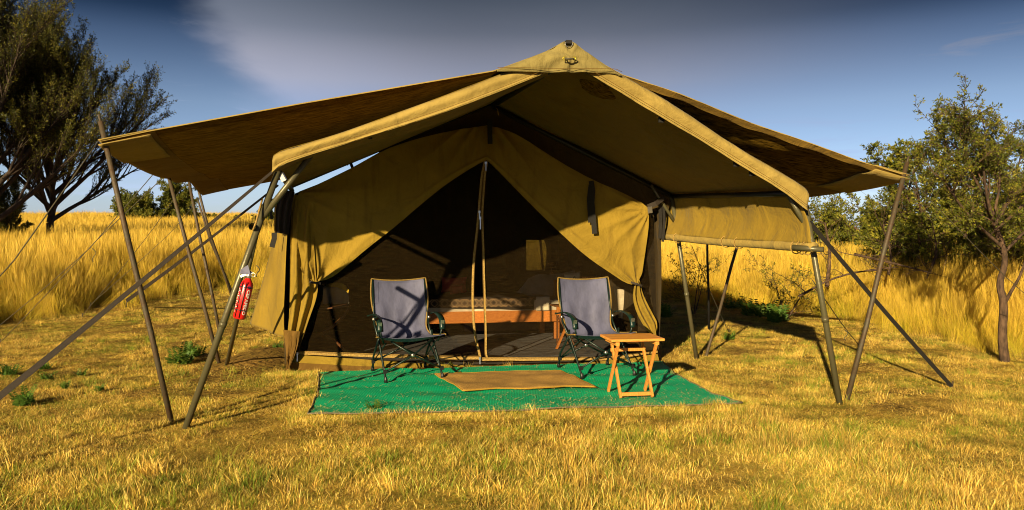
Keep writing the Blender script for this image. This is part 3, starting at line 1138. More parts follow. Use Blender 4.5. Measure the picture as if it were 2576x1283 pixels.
# side walls, back wall with a screened window, groundsheet
def side(uu, bulge, z1):
    def fn(s, t):
        v = 0.04 + (LEN - 0.03) * s
        z = 0.02 + z1 * t
        return T(uu + bulge * math.sin(math.pi * t) * (0.4 + 0.6 * math.sin(math.pi * s)) + 0.015 * math.sin(9 * s + 3 * t), v, z)
    return MB().grid(fn, 30, 14)


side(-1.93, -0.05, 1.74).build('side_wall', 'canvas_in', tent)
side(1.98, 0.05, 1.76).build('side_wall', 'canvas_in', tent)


def back_wall():
    mb = MB()
    u0, u1 = 1.40, 1.88          # window
    z0, z1 = 0.86, 1.30
    BK = 3.0
    us = [-2.02, -1.0, 0.0, 0.6, u0, u1, 2.06]
    zs = [0.02, 0.4, z0, z1, 1.8]
    top = lambda u: 1.80 + (2.68 - 1.80) * (1 - abs(u - 0.12) / 2.0)
    for i in range(len(us) - 1):
        for j in range(len(zs) - 1):
            if us[i] == u0 and zs[j] == z0: continue
            mb.add([T(us[i], BK, zs[j]), T(us[i + 1], BK, zs[j]), T(us[i + 1], BK, zs[j + 1]), T(us[i], BK, zs[j + 1])], [(0, 1, 2, 3)])
        mb.add([T(us[i], BK, 1.8), T(us[i + 1], BK, 1.8), T(us[i + 1], BK, top(us[i + 1])), T(us[i], BK, top(us[i]))], [(0, 1, 2, 3)])
    q = resample(rb, 40)
    q = [p - VV * 0.85 for p in q]
    mb.grid(lambda s, t: q[int(round(s * 40))] * (1 - t) + Vector((q[int(round(s * 40))].x, q[int(round(s * 40))].y, 1.72)) * t + VV * 0.01, 40, 2)
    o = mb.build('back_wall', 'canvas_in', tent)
    w = MB()
    w.add([T(u0, BK + 0.01, z0), T(u1, BK + 0.01, z0), T(u1, BK + 0.01, z1), T(u0, BK + 0.01, z1)], [(0, 1, 2, 3)])
    w.build('window_screen', 'window_mesh', o)
    MB().tube([T(u0 + 0.24, BK - 0.03, z0), T(u0 + 0.20, BK - 0.03, z1)], 0.018, 6).build('window_strap', 'darkwood', o)
    loft([T(u0 + 0.24, BK - 0.05, z1 + 0.02), T(u0 + 0.30, BK - 0.05, z0 + 0.3), T(u0 + 0.26, BK - 0.05, z0 - 0.03)], [T(u0 + 0.30, BK - 0.05, z1 + 0.02), T(u0 + 0.38, BK - 0.05, z0 + 0.3), T(u0 + 0.31, BK - 0.05, z0 - 0.03)], 12, 3).build('added_window_curtain', 'canvas_in', o)  # curtain strip added to cut the brightness of the window


back_wall()
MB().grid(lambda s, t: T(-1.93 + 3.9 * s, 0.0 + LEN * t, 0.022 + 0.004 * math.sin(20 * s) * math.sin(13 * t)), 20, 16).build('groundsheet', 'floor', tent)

# insect mesh doors with a gap between the two zips
zipL = [(1222, 406), (1214, 440), (1209, 500), (1206, 540), (1200, 600), (1193, 660), (1191, 720), (1191, 770), (1194, 820), (1198, 850), (1207, 885), (1210, 899)]
zipR = [(1223, 406), (1217, 440), (1213, 500), (1210, 540), (1213, 600), (1214, 660), (1216, 720), (1218, 790), (1220, 850), (1219, 885), (1222, 899)]
outL = [(1200, 330), (1060, 352), (963, 385), (887, 428), (803, 468), (745, 492), (744, 560), (744, 640), (744, 700), (744, 780), (744, 850), (750, 885)]
outR = [(1240, 330), (1310, 350), (1406, 412), (1500, 460), (1600, 510), (1640, 530), (1648, 600), (1650, 680), (1652, 740), (1652, 800), (1654, 850), (1654, 884)]


def wobble(a, sc):
    return lambda p, s, t: p + NV * (a * nz(p, sc, 6) + 0.5 * a * nz(p, sc * 3, 2))


for zp, op in ((zipL, outL), (zipR, outR)):
    ms = loft([wall(x, y, 0.012) for x, y in zp], [wall(x, y, 0.03) for x, y in op], 60, 24, wobble(0.018, 3), 1).build('mesh_door', 'mesh', tent)
    q = resample(smooth_line([wall(x, y, -0.004) for x, y in zp], 2), 60)
    z = MB().ribbon([p + U * (0.010 if zp is zipR else -0.010) for p in q], 0.020, NV, 0.002).build('zip', 'zip', ms)
    MB().tube([p - NV * 0.006 + U * (-0.003 if zp is zipR else 0.003) for p in q], 0.003, 5).build('zip_teeth', 'canvas_dark', ms)
# zip sliders
for x, y, h in ((1222, 410, 12), (1206, 533, 12), (1208, 548, 18), (1207, 901, 9), (748, 889, 12)):
    p = wall(x, y, -0.03)
    s = MB().box(p, (0.010, 0.006, 0.012), (U, NV, Vector((0, 0, 1))))
    s.ribbon([p - NV * 0.006, p - NV * 0.012 - Vector((0, 0, h / 1874 * 7.7 * 1.6))], 0.010, NV, 0.0015)
    s.build('zip_slider', 'metal_zip', tent)

# horizontal zip and the strip of mesh and canvas below it
hz = [(752, 886), (900, 893), (1050, 898), (1207, 900), (1215, 906), (1222, 903), (1400, 903), (1520, 902), (1654, 884)]
hzp = resample([wall(x, y, -0.004) for x, y in hz], 90)
hzp = [p + Vector((0, 0, 0.006 * nz(p, 4))) for p in hzp]
o = MB().ribbon(hzp, 0.036, NV, 0.002).build('zip', 'zip', tent)
MB().tube([p - NV * 0.006 + Vector((0, 0, 0.012)) for p in hzp], 0.004, 5).build('zip_teeth', 'canvas_dark', o)
strip = [p - Vector((0, 0, 0.018)) for p in hzp]
sb = resample([wall(x, y, 0.0) for x, y in ((752, 893), (900, 903), (1050, 914), (1207, 920), (1400, 919), (1520, 908), (1654, 890))], 90)
loft(strip, sb, 60, 2, None, 0).build('mesh_strip', 'mesh', tent)
sl = resample([wall(x, y, -0.05) for x, y in ((722, 911), (900, 921), (1050, 925), (1207, 926), (1400, 925), (1540, 916), (1658, 905))], 60)
sg = resample([wall(x, y, -0.03) for x, y in ((718, 932), (900, 934), (1050, 935), (1207, 933), (1400, 931), (1540, 925), (1662, 917))], 60)
loft(sb, sl, 60, 4, wobble(0.012, 2.5), 0).build('sill', 'canvas', tent, 'khaki canvas door sill')
loft(sl, sg, 60, 3, wobble(0.012, 4), 0).build('groundsheet_upstand', 'canvas_dark', tent, 'brown ground sheet turned up at the foot')


# curtains tied back at both sides
def fold_disp(centres, base=-0.035, amp=0.03):
    cs = [(wall(x, y), k, r0, w) for x, y, k, r0, w in centres]

    def f(p, s, t):
        d = 0.0
        for c, k, r0, w in cs:
            e = p - c
            r = e.length
            ang = math.atan2(e.z, e.dot(U))
            d += w * (abs(math.sin(k * ang + 2.0 * nz(p, 0.8))) - 0.5) * min(1.0, r / 0.12) * math.exp(-r / r0)
        d += 0.3 * nz(p, 2.2, 3) + 0.12 * nz(p, 6, 5)
        hem = math.exp(-((t - 0.90) / 0.035) ** 2) * 0.5
        return p + NV * (base + amp * d - 0.012 * hem * 2)
    return f


cAL = [(1224, 316), (1130, 330), (1040, 352), (963, 379), (887, 423), (803, 464), (741, 488), (736, 560), (742, 640), (768, 700), (788, 708)]
cBL = [(1222, 404), (1195, 417), (1124, 462), (1060, 513), (995, 570), (927, 622), (863, 677), (831, 701), (797, 709)]
loft([wall(x, y) for x, y in cAL], [wall(x, y) for x, y in cBL], 130, 60,
     fold_disp([(793, 712, 5, 0.7, 1.9), (1224, 280, 10, 0.5, 2.0), (743, 485, 6, 0.5, 1.6)]), 1).build('curtain', 'canvas', tent, 'left door curtain drawn aside and tied')
cAR = [(1224, 316), (1270, 326), (1307, 344), (1406, 408), (1492, 455), (1568, 486), (1628, 518), (1631, 545), (1622, 625), (1612, 690), (1602, 712)]
cBR = [(1222, 404), (1238, 416), (1300, 481), (1377, 557), (1449, 625), (1492, 659), (1535, 687), (1572, 712), (1594, 717)]
loft([wall(x, y) for x, y in cAR], [wall(x, y) for x, y in cBR], 130, 60,
     fold_disp([(1600, 716, 5, 0.5, 1.4), (1224, 280, 10, 0.5, 2.0), (1632, 528, 8, 0.35, 1.8)]), 1).build('curtain', 'canvas', tent, 'right door curtain drawn aside and tied')


def hang(p, s, t):
    return p + NV * (0.035 * math.sin(t * 15 + 2.0 * s) * sstep(0, 0.15, s) - 0.05 + 0.012 * nz(p, 5, 1))


tL0 = [(738, 489), (733, 560), (731, 620), (730, 700), (729, 780), (722, 860), (721, 905)]
tL1 = [(792, 500), (790, 600), (796, 700), (802, 722), (796, 755), (784, 787), (756, 870), (753, 900)]
loft([wall(x, y, 0.02) for x, y in tL0], [wall(x, y, 0.02) for x, y in tL1], 70, 26, hang, 1).build('front_wall', 'canvas', tent, 'left door jamb panel of khaki canvas')
patch = [(721, 860), (721, 925)]
loft([wall(x, y, -0.06) for x, y in ((714, 828), (720, 880), (722, 926))], [wall(x, y, -0.06) for x, y in ((756, 832), (748, 880), (728, 926))], 12, 6, hang, 1).build('corner_patch', 'canvas_dark', tent, 'brown reinforcing patch at the left foot')
tR0 = [(1592, 719), (1588, 749), (1598, 787), (1620, 826), (1645, 851)]
tR1 = [(1607, 704), (1614, 736), (1626, 762), (1642, 792), (1653, 813), (1647, 851)]
loft([wall(x, y, -0.02) for x, y in tR0], [wall(x, y, -0.02) for x, y in tR1], 40, 18, lambda p, s, t: p - NV * (0.04 + 0.03 * math.sin(t * 12)), 1).build('curtain_tail', 'canvas', tent, 'tail of the right curtain below its tie')
loft([wall(x, y, 0.05) for x, y in ((1632, 530), (1624, 620), (1640, 760), (1652, 840), (1655, 908))], [wall(x, y, 0.20) for x, y in ((1642, 530), (1646, 620), (1654, 760), (1660, 840), (1664, 908))], 30, 5, None, 1).build('front_wall', 'canvas_in', tent, 'right door jamb in shadow')  # darker canvas than the left jamb, shade put into its colour
for (x, y, dx, dy) in ((793, 712, 14, -3), (1601, 716, 14, -6)):
    a, b = wall(x - dx, y + dy, -0.09), wall(x + dx, y - dy * 0.5, -0.10)
    tie = MB().ribbon([a, a.lerp(b, 0.5) - NV * 0.02, b], 0.022, NV, 0.004).build('tie_back', 'strap', tent)
# hanging straps
for pts, w in (([(1487, 455), (1491, 478), (1489, 510), (1496, 588)], 0.055), ([(1232, 300), (1233, 362)], 0.05), ([(1484, 465), (1480, 500), (1483, 560)], 0.03)):
    q = [wall(x, y, -0.09) for x, y in pts]
    MB().ribbon(q, w, NV, 0.002).build('strap', 'blackstrap', tent)
# corner webbing and buckles on the right
MB().ribbon([wall(1630, 520, -0.08), wall(1650, 512, -0.10), wall(1672, 496, -0.05)], 0.05, NV, 0.003).build('strap', 'strap', tent)
MB().ribbon([wall(1634, 520, -0.10), wall(1636, 536, -0.10)], 0.05, NV, 0.003).build('buckle', 'silver', tent)
MB().ribbon([wall(1660, 515, 0.0), wall(1662, 560, 0.02), wall(1660, 600, 0.0)], 0.035, NV, 0.003).build('strap', 'blackstrap', tent)
MB().ribbon([wall(1669, 515, 0.0), wall(1671, 560, 0.02), wall(1667, 608, 0.0)], 0.030, NV, 0.003).build('strap', 'blackstrap', tent)

# outer side flap on the left, blown a little outward, and the bunched corner above it, its shade put into a near-black colour
fa = [pt(693, 492, 7.9), pt(689, 540, 7.95), pt(690, 590, 8.0), pt(676, 650, 8.1), pt(655, 725, 8.2), pt(629, 814, 8.3)]
fb = [pt(738, 486, 7.42), pt(728, 540, 7.40), pt(722, 600, 7.38), pt(717, 700, 7.36), pt(712, 800, 7.36), pt(715, 850, 7.36)]
loft(fa, fb, 50, 20, lambda p, s, t: p + NV * (0.03 * math.sin(t * 11 + s * 3) + 0.02 * nz(p, 3)), 1).build('side_flap', 'canvas', tent, 'left side flap hanging clear of the ground', solid=0.004)
loft([pt(722, 590, 7.6), pt(718, 700, 7.6), pt(714, 800, 7.6), pt(716, 915, 7.6)], [pt(740, 590, 7.5), pt(738, 700, 7.5), pt(736, 800, 7.5), pt(732, 915, 7.5)], 20, 3).build('dark_gap_strip', 'canvas_in', tent)  # dark strip paints the shade inside the gap beside the flap
loft([pt(714, 476, 7.3), pt(694, 510, 7.3), pt(692, 585, 7.35)], [pt(742, 484, 7.25), pt(734, 520, 7.25), pt(726, 590, 7.3)], 16, 10, lambda p, s, t: p + NV * 0.03 * math.sin(t * 16), 1).build('shaded_corner_gather', 'strap', tent)
MB().ribbon([pt(690, 585, 7.4), pt(690, 600, 7.4), pt(684, 622, 7.4)], 0.05, NV, 0.003).build('strap', 'blackstrap', tent)
MB().ribbon([pt(679, 508, 6.9), pt(684, 552, 6.9)], 0.025, NV, 0.003).build('strap', 'blackstrap', tent)
MB().ribbon([pt(676, 505, 6.9), pt(700, 498, 7.1), pt(712, 485, 7.2)], 0.018, NV, 0.003).build('strap', 'blackstrap', tent)
for x0, y0, x1, y1 in ((737, 462, 737, 486), (880, 405, 888, 425), (878, 408, 874, 416), (957, 375, 957, 392)):
    MB().ribbon([wall(x0, y0, 0.0), wall(x1, y1, 0.04)], 0.03 if x0 in (880, 957) else 0.012, NV, 0.002).build('strap', 'blackstrap', tent)

# rolled side valance on the right, hanging from the eave bar
sT = [eRf + Vector((0, 0, -0.02)) - VV * 0.02, eRr + Vector((0, 0, -0.02)), eRr + VV * 0.45 + Vector((0, 0, -0.02))]
d0 = pt(2040, 612, 5.85)
d1 = pt(1640, 585, 8.45)
sB = [d0, d0.lerp(d1, 0.5) + Vector((0, 0, -0.015)), d1]


def val_disp(p, s, t):
    return p + U * (0.02 * math.sin(17 * s + 2 * nz(p, 2)) * (1 - t) ** 0.5 + 0.012 * nz(p, 4, 1) + 0.05 * math.sin(math.pi * t))


loft(sT, sB, 70, 20, val_disp, 0).build('side_valance', 'canvas', tent, 'right side valance half rolled up', solid=0.004)
rollp = resample([d0 + Vector((0, 0, -0.03)), d0.lerp(d1, 0.5) + Vector((0, 0, -0.045)), d1 + Vector((0, 0, -0.03))], 30)
rl_ = MB().tube([p + U * 0.03 for p in rollp], [0.042 + 0.004 * nz(p, 6) for p in rollp], 12).build('rolled_edge', 'canvas_trim', tent, 'rolled lower edge of the side valance')
for s in (0.03, 0.055, 0.08, 0.38, 0.46, 0.80):
    p = d0.lerp(d1, s) + Vector((0, 0, -0.04)) + U * 0.03
    dd = (d1 - d0).normalized()
    ring = [p + (U * math.cos(a) + Vector((0, 0, 1)) * math.sin(a)) * 0.055 + dd * 0.0 for a in [i * 2 * math.pi / 12 for i in range(13)]]
    MB().tube(ring, 0.005, 5, False).build('roll_tie', 'zip', tent)
MB().tube([pt(1985, 622, 5.95) + U * 0.03, pt(2063, 628, 5.80) + U * 0.03], 0.022, 12).build('spreader_tube', 'pole', tent)

# steel frame
def pole(p0, p1, r, name, mat, parent, label=None, n=10):
    return MB().tube([p0, Vector(p0).lerp(Vector(p1), 0.5), p1], r, n).build(name, mat, parent, label)


footLf, footRf = gp(467, 1076, 0.0), gp(2112, 1012, 0.0)
footLr, footRr = gp(566, 925, 0.0), gp(1752, 902, 0.0)
for a, b in ((footLf, eLf), (footRf, eRf + U * 0.10), (footRr, eRr)):
    a = a + (a - b).normalized() * 0.06
    leg = pole(a, b, 0.0235, 'leg', 'pole', tent)
    m = a.lerp(b, 0.42)
    dirn = (b - a).normalized()
    MB().tube([m - dirn * 0.02, m + dirn * 0.02], 0.027, 12).build('joint_collar', 'pole', leg)
leg = pole(footLr + Vector((0, 0, -0.05)), pt(655, 545, 6.2), 0.020, 'leg', 'pole', tent)
pole(gp(598, 800, 0.02) + Vector((0, 0, -.03)), pt(652, 560, 7.6), 0.016, 'leg', 'pole', tent)
# corner braces and beams
pole(eLf.lerp(footLf, 0.19), wall(783, 390, OFFH + 0.12), 0.0215, 'brace', 'pole', tent)
pole(eRf.lerp(footRf, 0.20) + U * 0.09, wall(1990, 487, OFFH + 0.10) - U * 0.03, 0.020, 'brace', 'pole', tent)
pole(eRr.lerp(footRr, 0.17), wall(1638, 465, -0.03), 0.018, 'brace', 'pole', tent)
pole(eRf, eRr, 0.024, 'eave_bar', 'blackpole', tent)
pole(eLf, eLr, 0.022, 'eave_bar', 'blackpole', tent)
pole(ridge_f, ridge_r, 0.024, 'ridge_bar', 'blackpole', tent)
pole(ridge_r + Vector((0, 0, -0.01)), eRr, 0.024, 'rafter', 'blackpole', tent)
pole(ridge_r + Vector((0, 0, 0.03)), eLr + Vector((0, 0, 0.045)), 0.018, 'rafter', 'blackpole', tent)
pole(ridge_f, eRf + Vector((0, 0, 0.03)), 0.022, 'rafter', 'pole', tent)
pole(ridge_f, eLf + Vector((0, 0, 0.03)), 0.022, 'rafter', 'pole', tent)
MB().tube([pt(634, 570, 5.22), pt(650, 566, 5.6)], [0.024, 0.024], 12, False).build('spreader_tube', 'pole', tent)
MB().ribbon([pt(706, 436, 5.3), pt(716, 455, 5.3)], 0.04, NV, 0.003).build('bracket', 'silver', tent)
MB().tube([pt(660, 500, 5.25), pt(644, 560, 5.2), pt(636, 580, 5.2)], 0.007, 5).build('tie_cord', 'zip', tent)
# little webbing tabs under the right slope
for x, y in ((1664, 301), (1852, 412), (1892, 436)):
    p = wall(x, y, OFFH + 0.06)
    MB().box(p, (0.022, 0.01, 0.022), (U, NV, Vector((0, 0, 1)))).build('tab', 'blackstrap', tent)
for x, y in ((930, 345),):
    MB().box(wall(x, y, OFFH + 0.03), (0.018, 0.01, 0.012), (U, NV, Vector((0, 0, 1)))).build('tab', 'blackstrap', tent)
tw = MB().tube([wall(1247, 270, -0.05), wall(1252, 276, -0.06), wall(1254, 290, -0.05)], 0.005, 5).build('loose_cord', 'zip', tent)

# ------------------------------------------------------------------ shade fly
fly = thing('shade_fly', 'wide brown shade net stretched over the tent on outer poles', 'shade net', C0)
tipL = pt(254, 356, 5.2)
L2, L3, L4 = pt(424, 445, 7.8), pt(474, 449, 9.8), pt(512, 488, 11.4)
tipR = pt(2283, 443, 6.25)
fr = wall(1430, 112, OFFH + 0.05)
rr_ = T(0.15, LEN + 0.3, 2.95)
frontL = [fr, wall(1246, 179, OFFH), wall(1246, 179, OFFH).lerp(tipL, 0.5) + Vector((0, 0, 0.012)), tipL.lerp(wall(1246, 179, OFFH), 0.12) + Vector((0, 0, 0.01)), tipL]
rearLn = [rr_, rr_.lerp(L4, 0.5) + Vector((0, 0, -0.10)), L4]


def catmull(p, t):
    n = len(p) - 1
    x = t * n
    i = min(int(x), n - 1)
    f = x - i
    a, b, c, d = p[max(i - 1, 0)], p[i], p[i + 1], p[min(i + 2, n)]
    return 0.5 * ((2 * b) + (c - a) * f + (2 * a - 5 * b + 4 * c - d) * f * f + (3 * b - a - 3 * c + d) * f ** 3)


def fly_side(front, rear, eave, sag_e, wr, seed, ns=110, nt=60):
    """Coons patch: s from ridge to eave, t from front to rear"""
    Fp = resample(front, ns)
    Rp = resample(rear, ns)
    ridge = [front[0], rear[0]]
    ed = [catmull(eave, j / nt) for j in range(nt + 1)]
    # scallops between supports
    n = len(eave) - 1
    for j in range(nt + 1):
        x = (j / nt * n) % 1.0
        ed[j] = ed[j] - Vector((0, 0, sag_e * math.sin(math.pi * x) ** 0.8 * (1 if 0 < j < nt else 0)))

    def fn(s, t):
        i, j = int(round(s * ns)), int(round(t * nt))
        f, r = Fp[i], Rp[i]
        a = ridge[0].lerp(ridge[1], t)
        e = ed[j]
        b = f.lerp(r, t) + a.lerp(e, s) - ((front[0].lerp(front[-1], s)).lerp(rear[0].lerp(rear[-1], s), t))
        edge = math.sin(math.pi * min(1, max(0, s))) * math.sin(math.pi * t) ** 0.7
        b = b - Vector((0, 0, 0.16 * edge))
        w = wr * (math.sin(40 * t + 5 * s + 3 * mnoise.noise(Vector((s * 4, t * 7, seed)))) * 0.4 + mnoise.noise(Vector((s * 3, t * 34, seed + 3)))) * sstep(0, 0.04, t) * sstep(0.0, 0.1, s) * sstep(1.0, 0.92, s)
        return b + Vector((0, 0, w))
    return MB().grid(fn, ns, nt), fn, ed


eL = [tipL, L2, L3, L4]
mb, fL, edL = fly_side(frontL, rearLn, eL, 0.04, 0.006, 1.0)
nL = mb.build('net_panel', 'net', fly, 'left half of the shade net')
tR0_ = wall(1565, 189, OFFH)
frontR = [fr, tR0_, wall(1705, 235, OFFH), pt(1890, 311, 5.95), pt(2039, 361, 6.05), pt(2161, 406, 6.15), tipR]
R2, R3, R4 = tipR + VV * 2.4 + Vector((0, 0, -0.08)), tipR + VV * 4.2 + Vector((0, 0, -0.05)), tipR + VV * 5.6
rearRn = [rr_, rr_.lerp(R4, 0.5) + Vector((0, 0, -0.1)), R4]
mb, fR, edR = fly_side(frontR, rearRn, [tipR, R2, R3, R4], 0.05, 0.040, 5.0, 120, 130)
nR = mb.build('net_panel', 'net_light_streaks', fly, 'right half of the shade net with long creases')


NSF = {fL: 110, fR: 120}
NTF = {fL: 60, fR: 130}


# canvas border sewn along the eaves and the front edges, hanging just under the net
def border(fn, s0, name, w, sign):
    def g(a, t):
        s = s0 + (1 - s0) * a
        p = fn(round(s * NSF[fn]) / NSF[fn], t)
        return p - Vector((0, 0, 0.006 + 0.012 * a)) + sign * U * 0.0
    return MB().grid(lambda a, t: g(a, t), 12, NTF[fn])


border(fL, 0.89, 'border', 0.3, -1).build('border_band', 'net_band', nL, 'canvas border along the left eave')
border(fR, 0.90, 'border', 0.3, 1).build('border_band', 'net_band', nR, 'canvas border along the right eave')


def front_edge(fn, n):
    q = [fn(i / NSF[fn], 0) for i in range(0, NSF[fn] + 1, 2)]
    mb = MB()
    mb.ribbon([p + Vector((0, 0, 0.004)) + VV * 0.02 for p in q], 0.035, (0, 0, 1), 0.004)
    return mb


front_edge(fL, 1).build('edge_rope', 'canvas_trim', nL)
front_edge(fR, 1).build('edge_rope', 'canvas_trim', nR)
q = [fR(i / 120, 0) for i in range(10, 112)]
loft(q, [p - Vector((0, 0, 0.034 + 0.010 * nz(p, 6))) + VV * 0.04 for p in q], 80, 3, lambda p, s, t: p + Vector((0, 0, 0.004 * math.sin(40 * s + 9 * t))), 0).build('border_band', 'net_band', nR, 'pale canvas border along the front edge')
# reinforced corner pieces
for tip, fn, par in ((tipL, fL, nL), (tipR, fR, nR)):
    mb = MB()
    for k, dz in ((0, 0.012), (1, -0.022)):
        mb.grid(lambda s, t: fn(round((0.90 + 0.10 * s) * NSF[fn]) / NSF[fn], round(0.12 * t * NTF[fn]) / NTF[fn]) + Vector((0, 0, dz)) + (tip - fn(0.9, 0.05)) * 0.05 * s, 8, 6)
    mb.build('corner_piece', 'canvas_trim', par, solid=0.006)

# ------------------------------------------------------------------ outer poles
def outer_pole(name, top, foot, label, mat='rustpole', r=0.02, over=0.12):
    d = (top - foot).normalized()
    foot = Vector((foot.x, foot.y, ground(foot.x, foot.y)))
    root = thing(name, label, 'pole', foot, group='outer poles holding up the shade net')
    L = (top - foot).length
    q = [foot - d * 0.08, foot + d * L * 0.33, foot + d * L * 0.66, top + d * over]
    q = [q[0], q[1] + Vector((0.006, 0, 0)), q[2] + Vector((-0.004, 0.004, 0)), q[3]]
    MB().tube(q, [r * 1.05, r, r, r * 0.9], 10).build('shaft', mat, root)
    MB().tube([top + d * (over - 0.02), top + d * (over + 0.05)], r * 0.45, 6).build('spike', mat, root)
    return root


outer_pole('outer_pole', pt(266, 362, 5.25), gp(431, 1063), 'rusty pole leaning under the front left corner of the shade net', over=0.16)
outer_pole('outer_pole', pt(425, 448, 7.75), gp(552, 918), 'rusty pole second from the front on the left side of the net', over=0.0)
outer_pole('outer_pole', pt(475, 455, 9.7), gp(556, 850, 0.05), 'rusty pole third from the front on the left side of the net', over=0.0)
outer_pole('outer_pole', pt(497, 470, 11.2), gp(598, 764, 0.26), 'thin rusty pole at the rear left corner, upright one of the crossing pair', r=0.02, over=0.0)
outer_pole('outer_pole', pt(498, 504, 11.6), gp(604, 756, 0.28), 'thin rusty pole at the rear left corner, lower one of the crossing pair', r=0.016, over=0.0)
outer_pole('outer_pole', pt(2272, 448, 6.25), gp(2131, 1004), 'rusty pole leaning under the front right corner of the shade net', over=0.14)
outer_pole('outer_pole', pt(1872, 560, 9.2), gp(1777, 893), 'brown leaning pole behind the rolled valance', r=0.018, over=0.0)
outer_pole('outer_pole', pt(1779, 560, 10.6), gp(1783, 828), 'upright black pole behind the rolled valance', 'blackpole', 0.017, over=0.0)
outer_pole('outer_pole', pt(1662, 540, 9.3), pt(1612, 690, 9.3) + Vector((-0.15, 0, -0.88)), 'black slanting pole just behind the right door curtain', 'blackpole', 0.016, over=0.0)


# ------------------------------------------------------------------ guy lines
def guy(name, pts, label, mat='rope', r=0.0042, w=None, cat='rope', grp='guy lines pegged into the grass'):
    base = Vector(pts[-1])
    root = thing(name, label, cat, base, group=grp)
    if w:
        q = resample(pts, 12)
        for i, p in enumerate(q): q[i] = p - Vector((0, 0, 0.02 * math.sin(math.pi * i / 12)))
        MB().ribbon(q, w, ray(*[1288, 641]) + Vector((0.3, 0, 0.4)), 0.002).build('webbing', mat, root)
    else:
        q = resample(pts, 12)
        for i, p in enumerate(q): q[i] = p - Vector((0, 0, 0.03 * math.sin(math.pi * i / 12)))
        MB().tube(q, r, 6).build('line', mat, root)
    MB().tube([base + Vector((0.01, 0, 0.05)), base - Vector((0, 0, 0.1))], 0.007, 6).build('peg', 'rustpole', root)
    return root


guy('guy_strap', [pt(690, 428, 5.25), pt(0, 990, 4.2), Vector((-3.32, 3.83, 0))], 'broad grey webbing strap running from the left awning corner towards the lower left', 'strap', w=[0.018 + 0.027 * i / 12 for i in range(13)], cat='strap')
guy('guy_strap', [pt(700, 466, 7.3), pt(318, 757, 12.4)], 'narrower grey webbing strap crossing behind the left poles', 'strap', w=[0.018 + 0.042 * i / 12 for i in range(13)], cat='strap')
guy('guy_strap', [pt(2036, 558, 5.98), gp(2394, 972)], 'black strap from the right awning leg down to the grass', 'blackstrap', w=0.034, cat='strap')
guy('guy_rope', [tipL + Vector((-.02, 0, 0)), pt(0, 693, 4.9), Vector((-4.7, 4.7, 0))], 'thin rope from the front left net corner to the left edge of the clearing')
guy('guy_rope', [L2 + Vector((-0.05, 0, 0)), pt(237, 604, 8.3), gp(0, 862, 0.0)], 'rope with a slider from the second left pole, lower of the close pair')
guy('guy_rope', [L2 + Vector((-0.12, -0.1, 0.01)), pt(225, 620, 8.0), gp(-40, 850, 0.0)], 'rope from the second left pole, upper of the close pair')
guy('guy_rope', [L3, pt(380, 578, 10.2), gp(206, 795, 0.10)], 'thin rope from the third left pole into the long grass')
guy('guy_rope', [L4, pt(430, 580, 12.0), gp(226, 768, 0.2)], 'thin rope from the rear left net corner into the long grass')
guy('guy_rope', [tipR, pt(2517, 676, 6.9), pt(2620, 770, 7.3), Vector((5.9, 7.5, 0))], 'pale thin rope from the front right net corner past the small tree', r=0.0035)
guy('guy_rope', [pt(2044, 705, 6.05), gp(2168, 876)], 'dark cord with a slider from the right awning leg')
guy('guy_rope', [pt(1740, 618, 9.4), gp(1833, 835)], 'dark cord running down beside the black upright pole')
# slack loops of spare cord and sliders
for (x, y, d, sc) in ((232, 625, 8.0, 1), (645, 668, 5.5, 0.6), (2125, 830, 7.0, 0.7)):
    c = pt(x, y, d)
    q = [c + Vector((0.03 * math.sin(a * 1.7) + 0.01 * a, 0, -0.045 * a)) * sc for a in [i * 0.4 for i in range(9)]]
    o = MB().tube(q, 0.004, 5).build('loose_cord', 'rope')
    tag(o, {232: 'spare end of cord dangling from a guy rope left of the first pole', 645: 'thin wire end dangling beside the left awning leg', 2125: 'knotted cord end dangling from the right guy rope'}[x], 'cord')

# ------------------------------------------------------------------ ground mats
def plane_poly(poly, z, n, edge):
    """gridded sheet clipped to an outline given as left/right edges"""
    pass


mat_root = thing('ground_mat', 'green woven plastic ground mat in front of the tent door', 'mat', gp(1250, 990, 0.0))
mback = [Vector((p.x, p.y, 0.012)) for p in (MAT_OUT[0], MAT_OUT[0].lerp(MAT_OUT[-1], 0.5), MAT_OUT[-1])]
mfront = [Vector((p.x, p.y, 0.012)) for p in (MAT_OUT[3], MAT_OUT[4], MAT_OUT[5], MAT_OUT[6], MAT_OUT[7])]
ml = [MAT_OUT[0], MAT_OUT[1], MAT_OUT[2], MAT_OUT[3]]
mr_ = [MAT_OUT[10], MAT_OUT[9], MAT_OUT[8], MAT_OUT[7]]


def mat_fn(s, t):
    B = resample(mback, 60)[int(round(s * 60))]
    Fp = resample(mfront, 60)[int(round(s * 60))]
    Lp = resample(ml, 30)[int(round(t * 30))]
    Rp = resample(mr_, 30)[int(round(t * 30))]
    p = B.lerp(Fp, t) + Lp.lerp(Rp, s) - (B * 0 + mback[0].lerp(mback[-1], s).lerp(mfront[0].lerp(mfront[-1], s), t))
    w = 0.016 * mnoise.noise(Vector((p.x * 1.6, p.y * 4.5, 0))) + 0.007 * mnoise.noise(Vector((p.x * 5, p.y * 9, 3)))
    p.z = 0.022 + w + 0.006
    return p


sheet = MB().grid(mat_fn, 60, 30).build('weave', 'green', mat_root)
rim = [mat_fn(0, t / 30) for t in range(31)] + [mat_fn(s / 60, 1) for s in range(1, 61)] + [mat_fn(1, 1 - t / 30) for t in range(1, 31)]
MB().tube([p + Vector((0, 0, 0.002)) for p in rim], 0.006, 5).build('bound_edge', basic('grey_binding', (0.16, 0.14, 0.09), 0.9, 0.3, 60), mat_root)

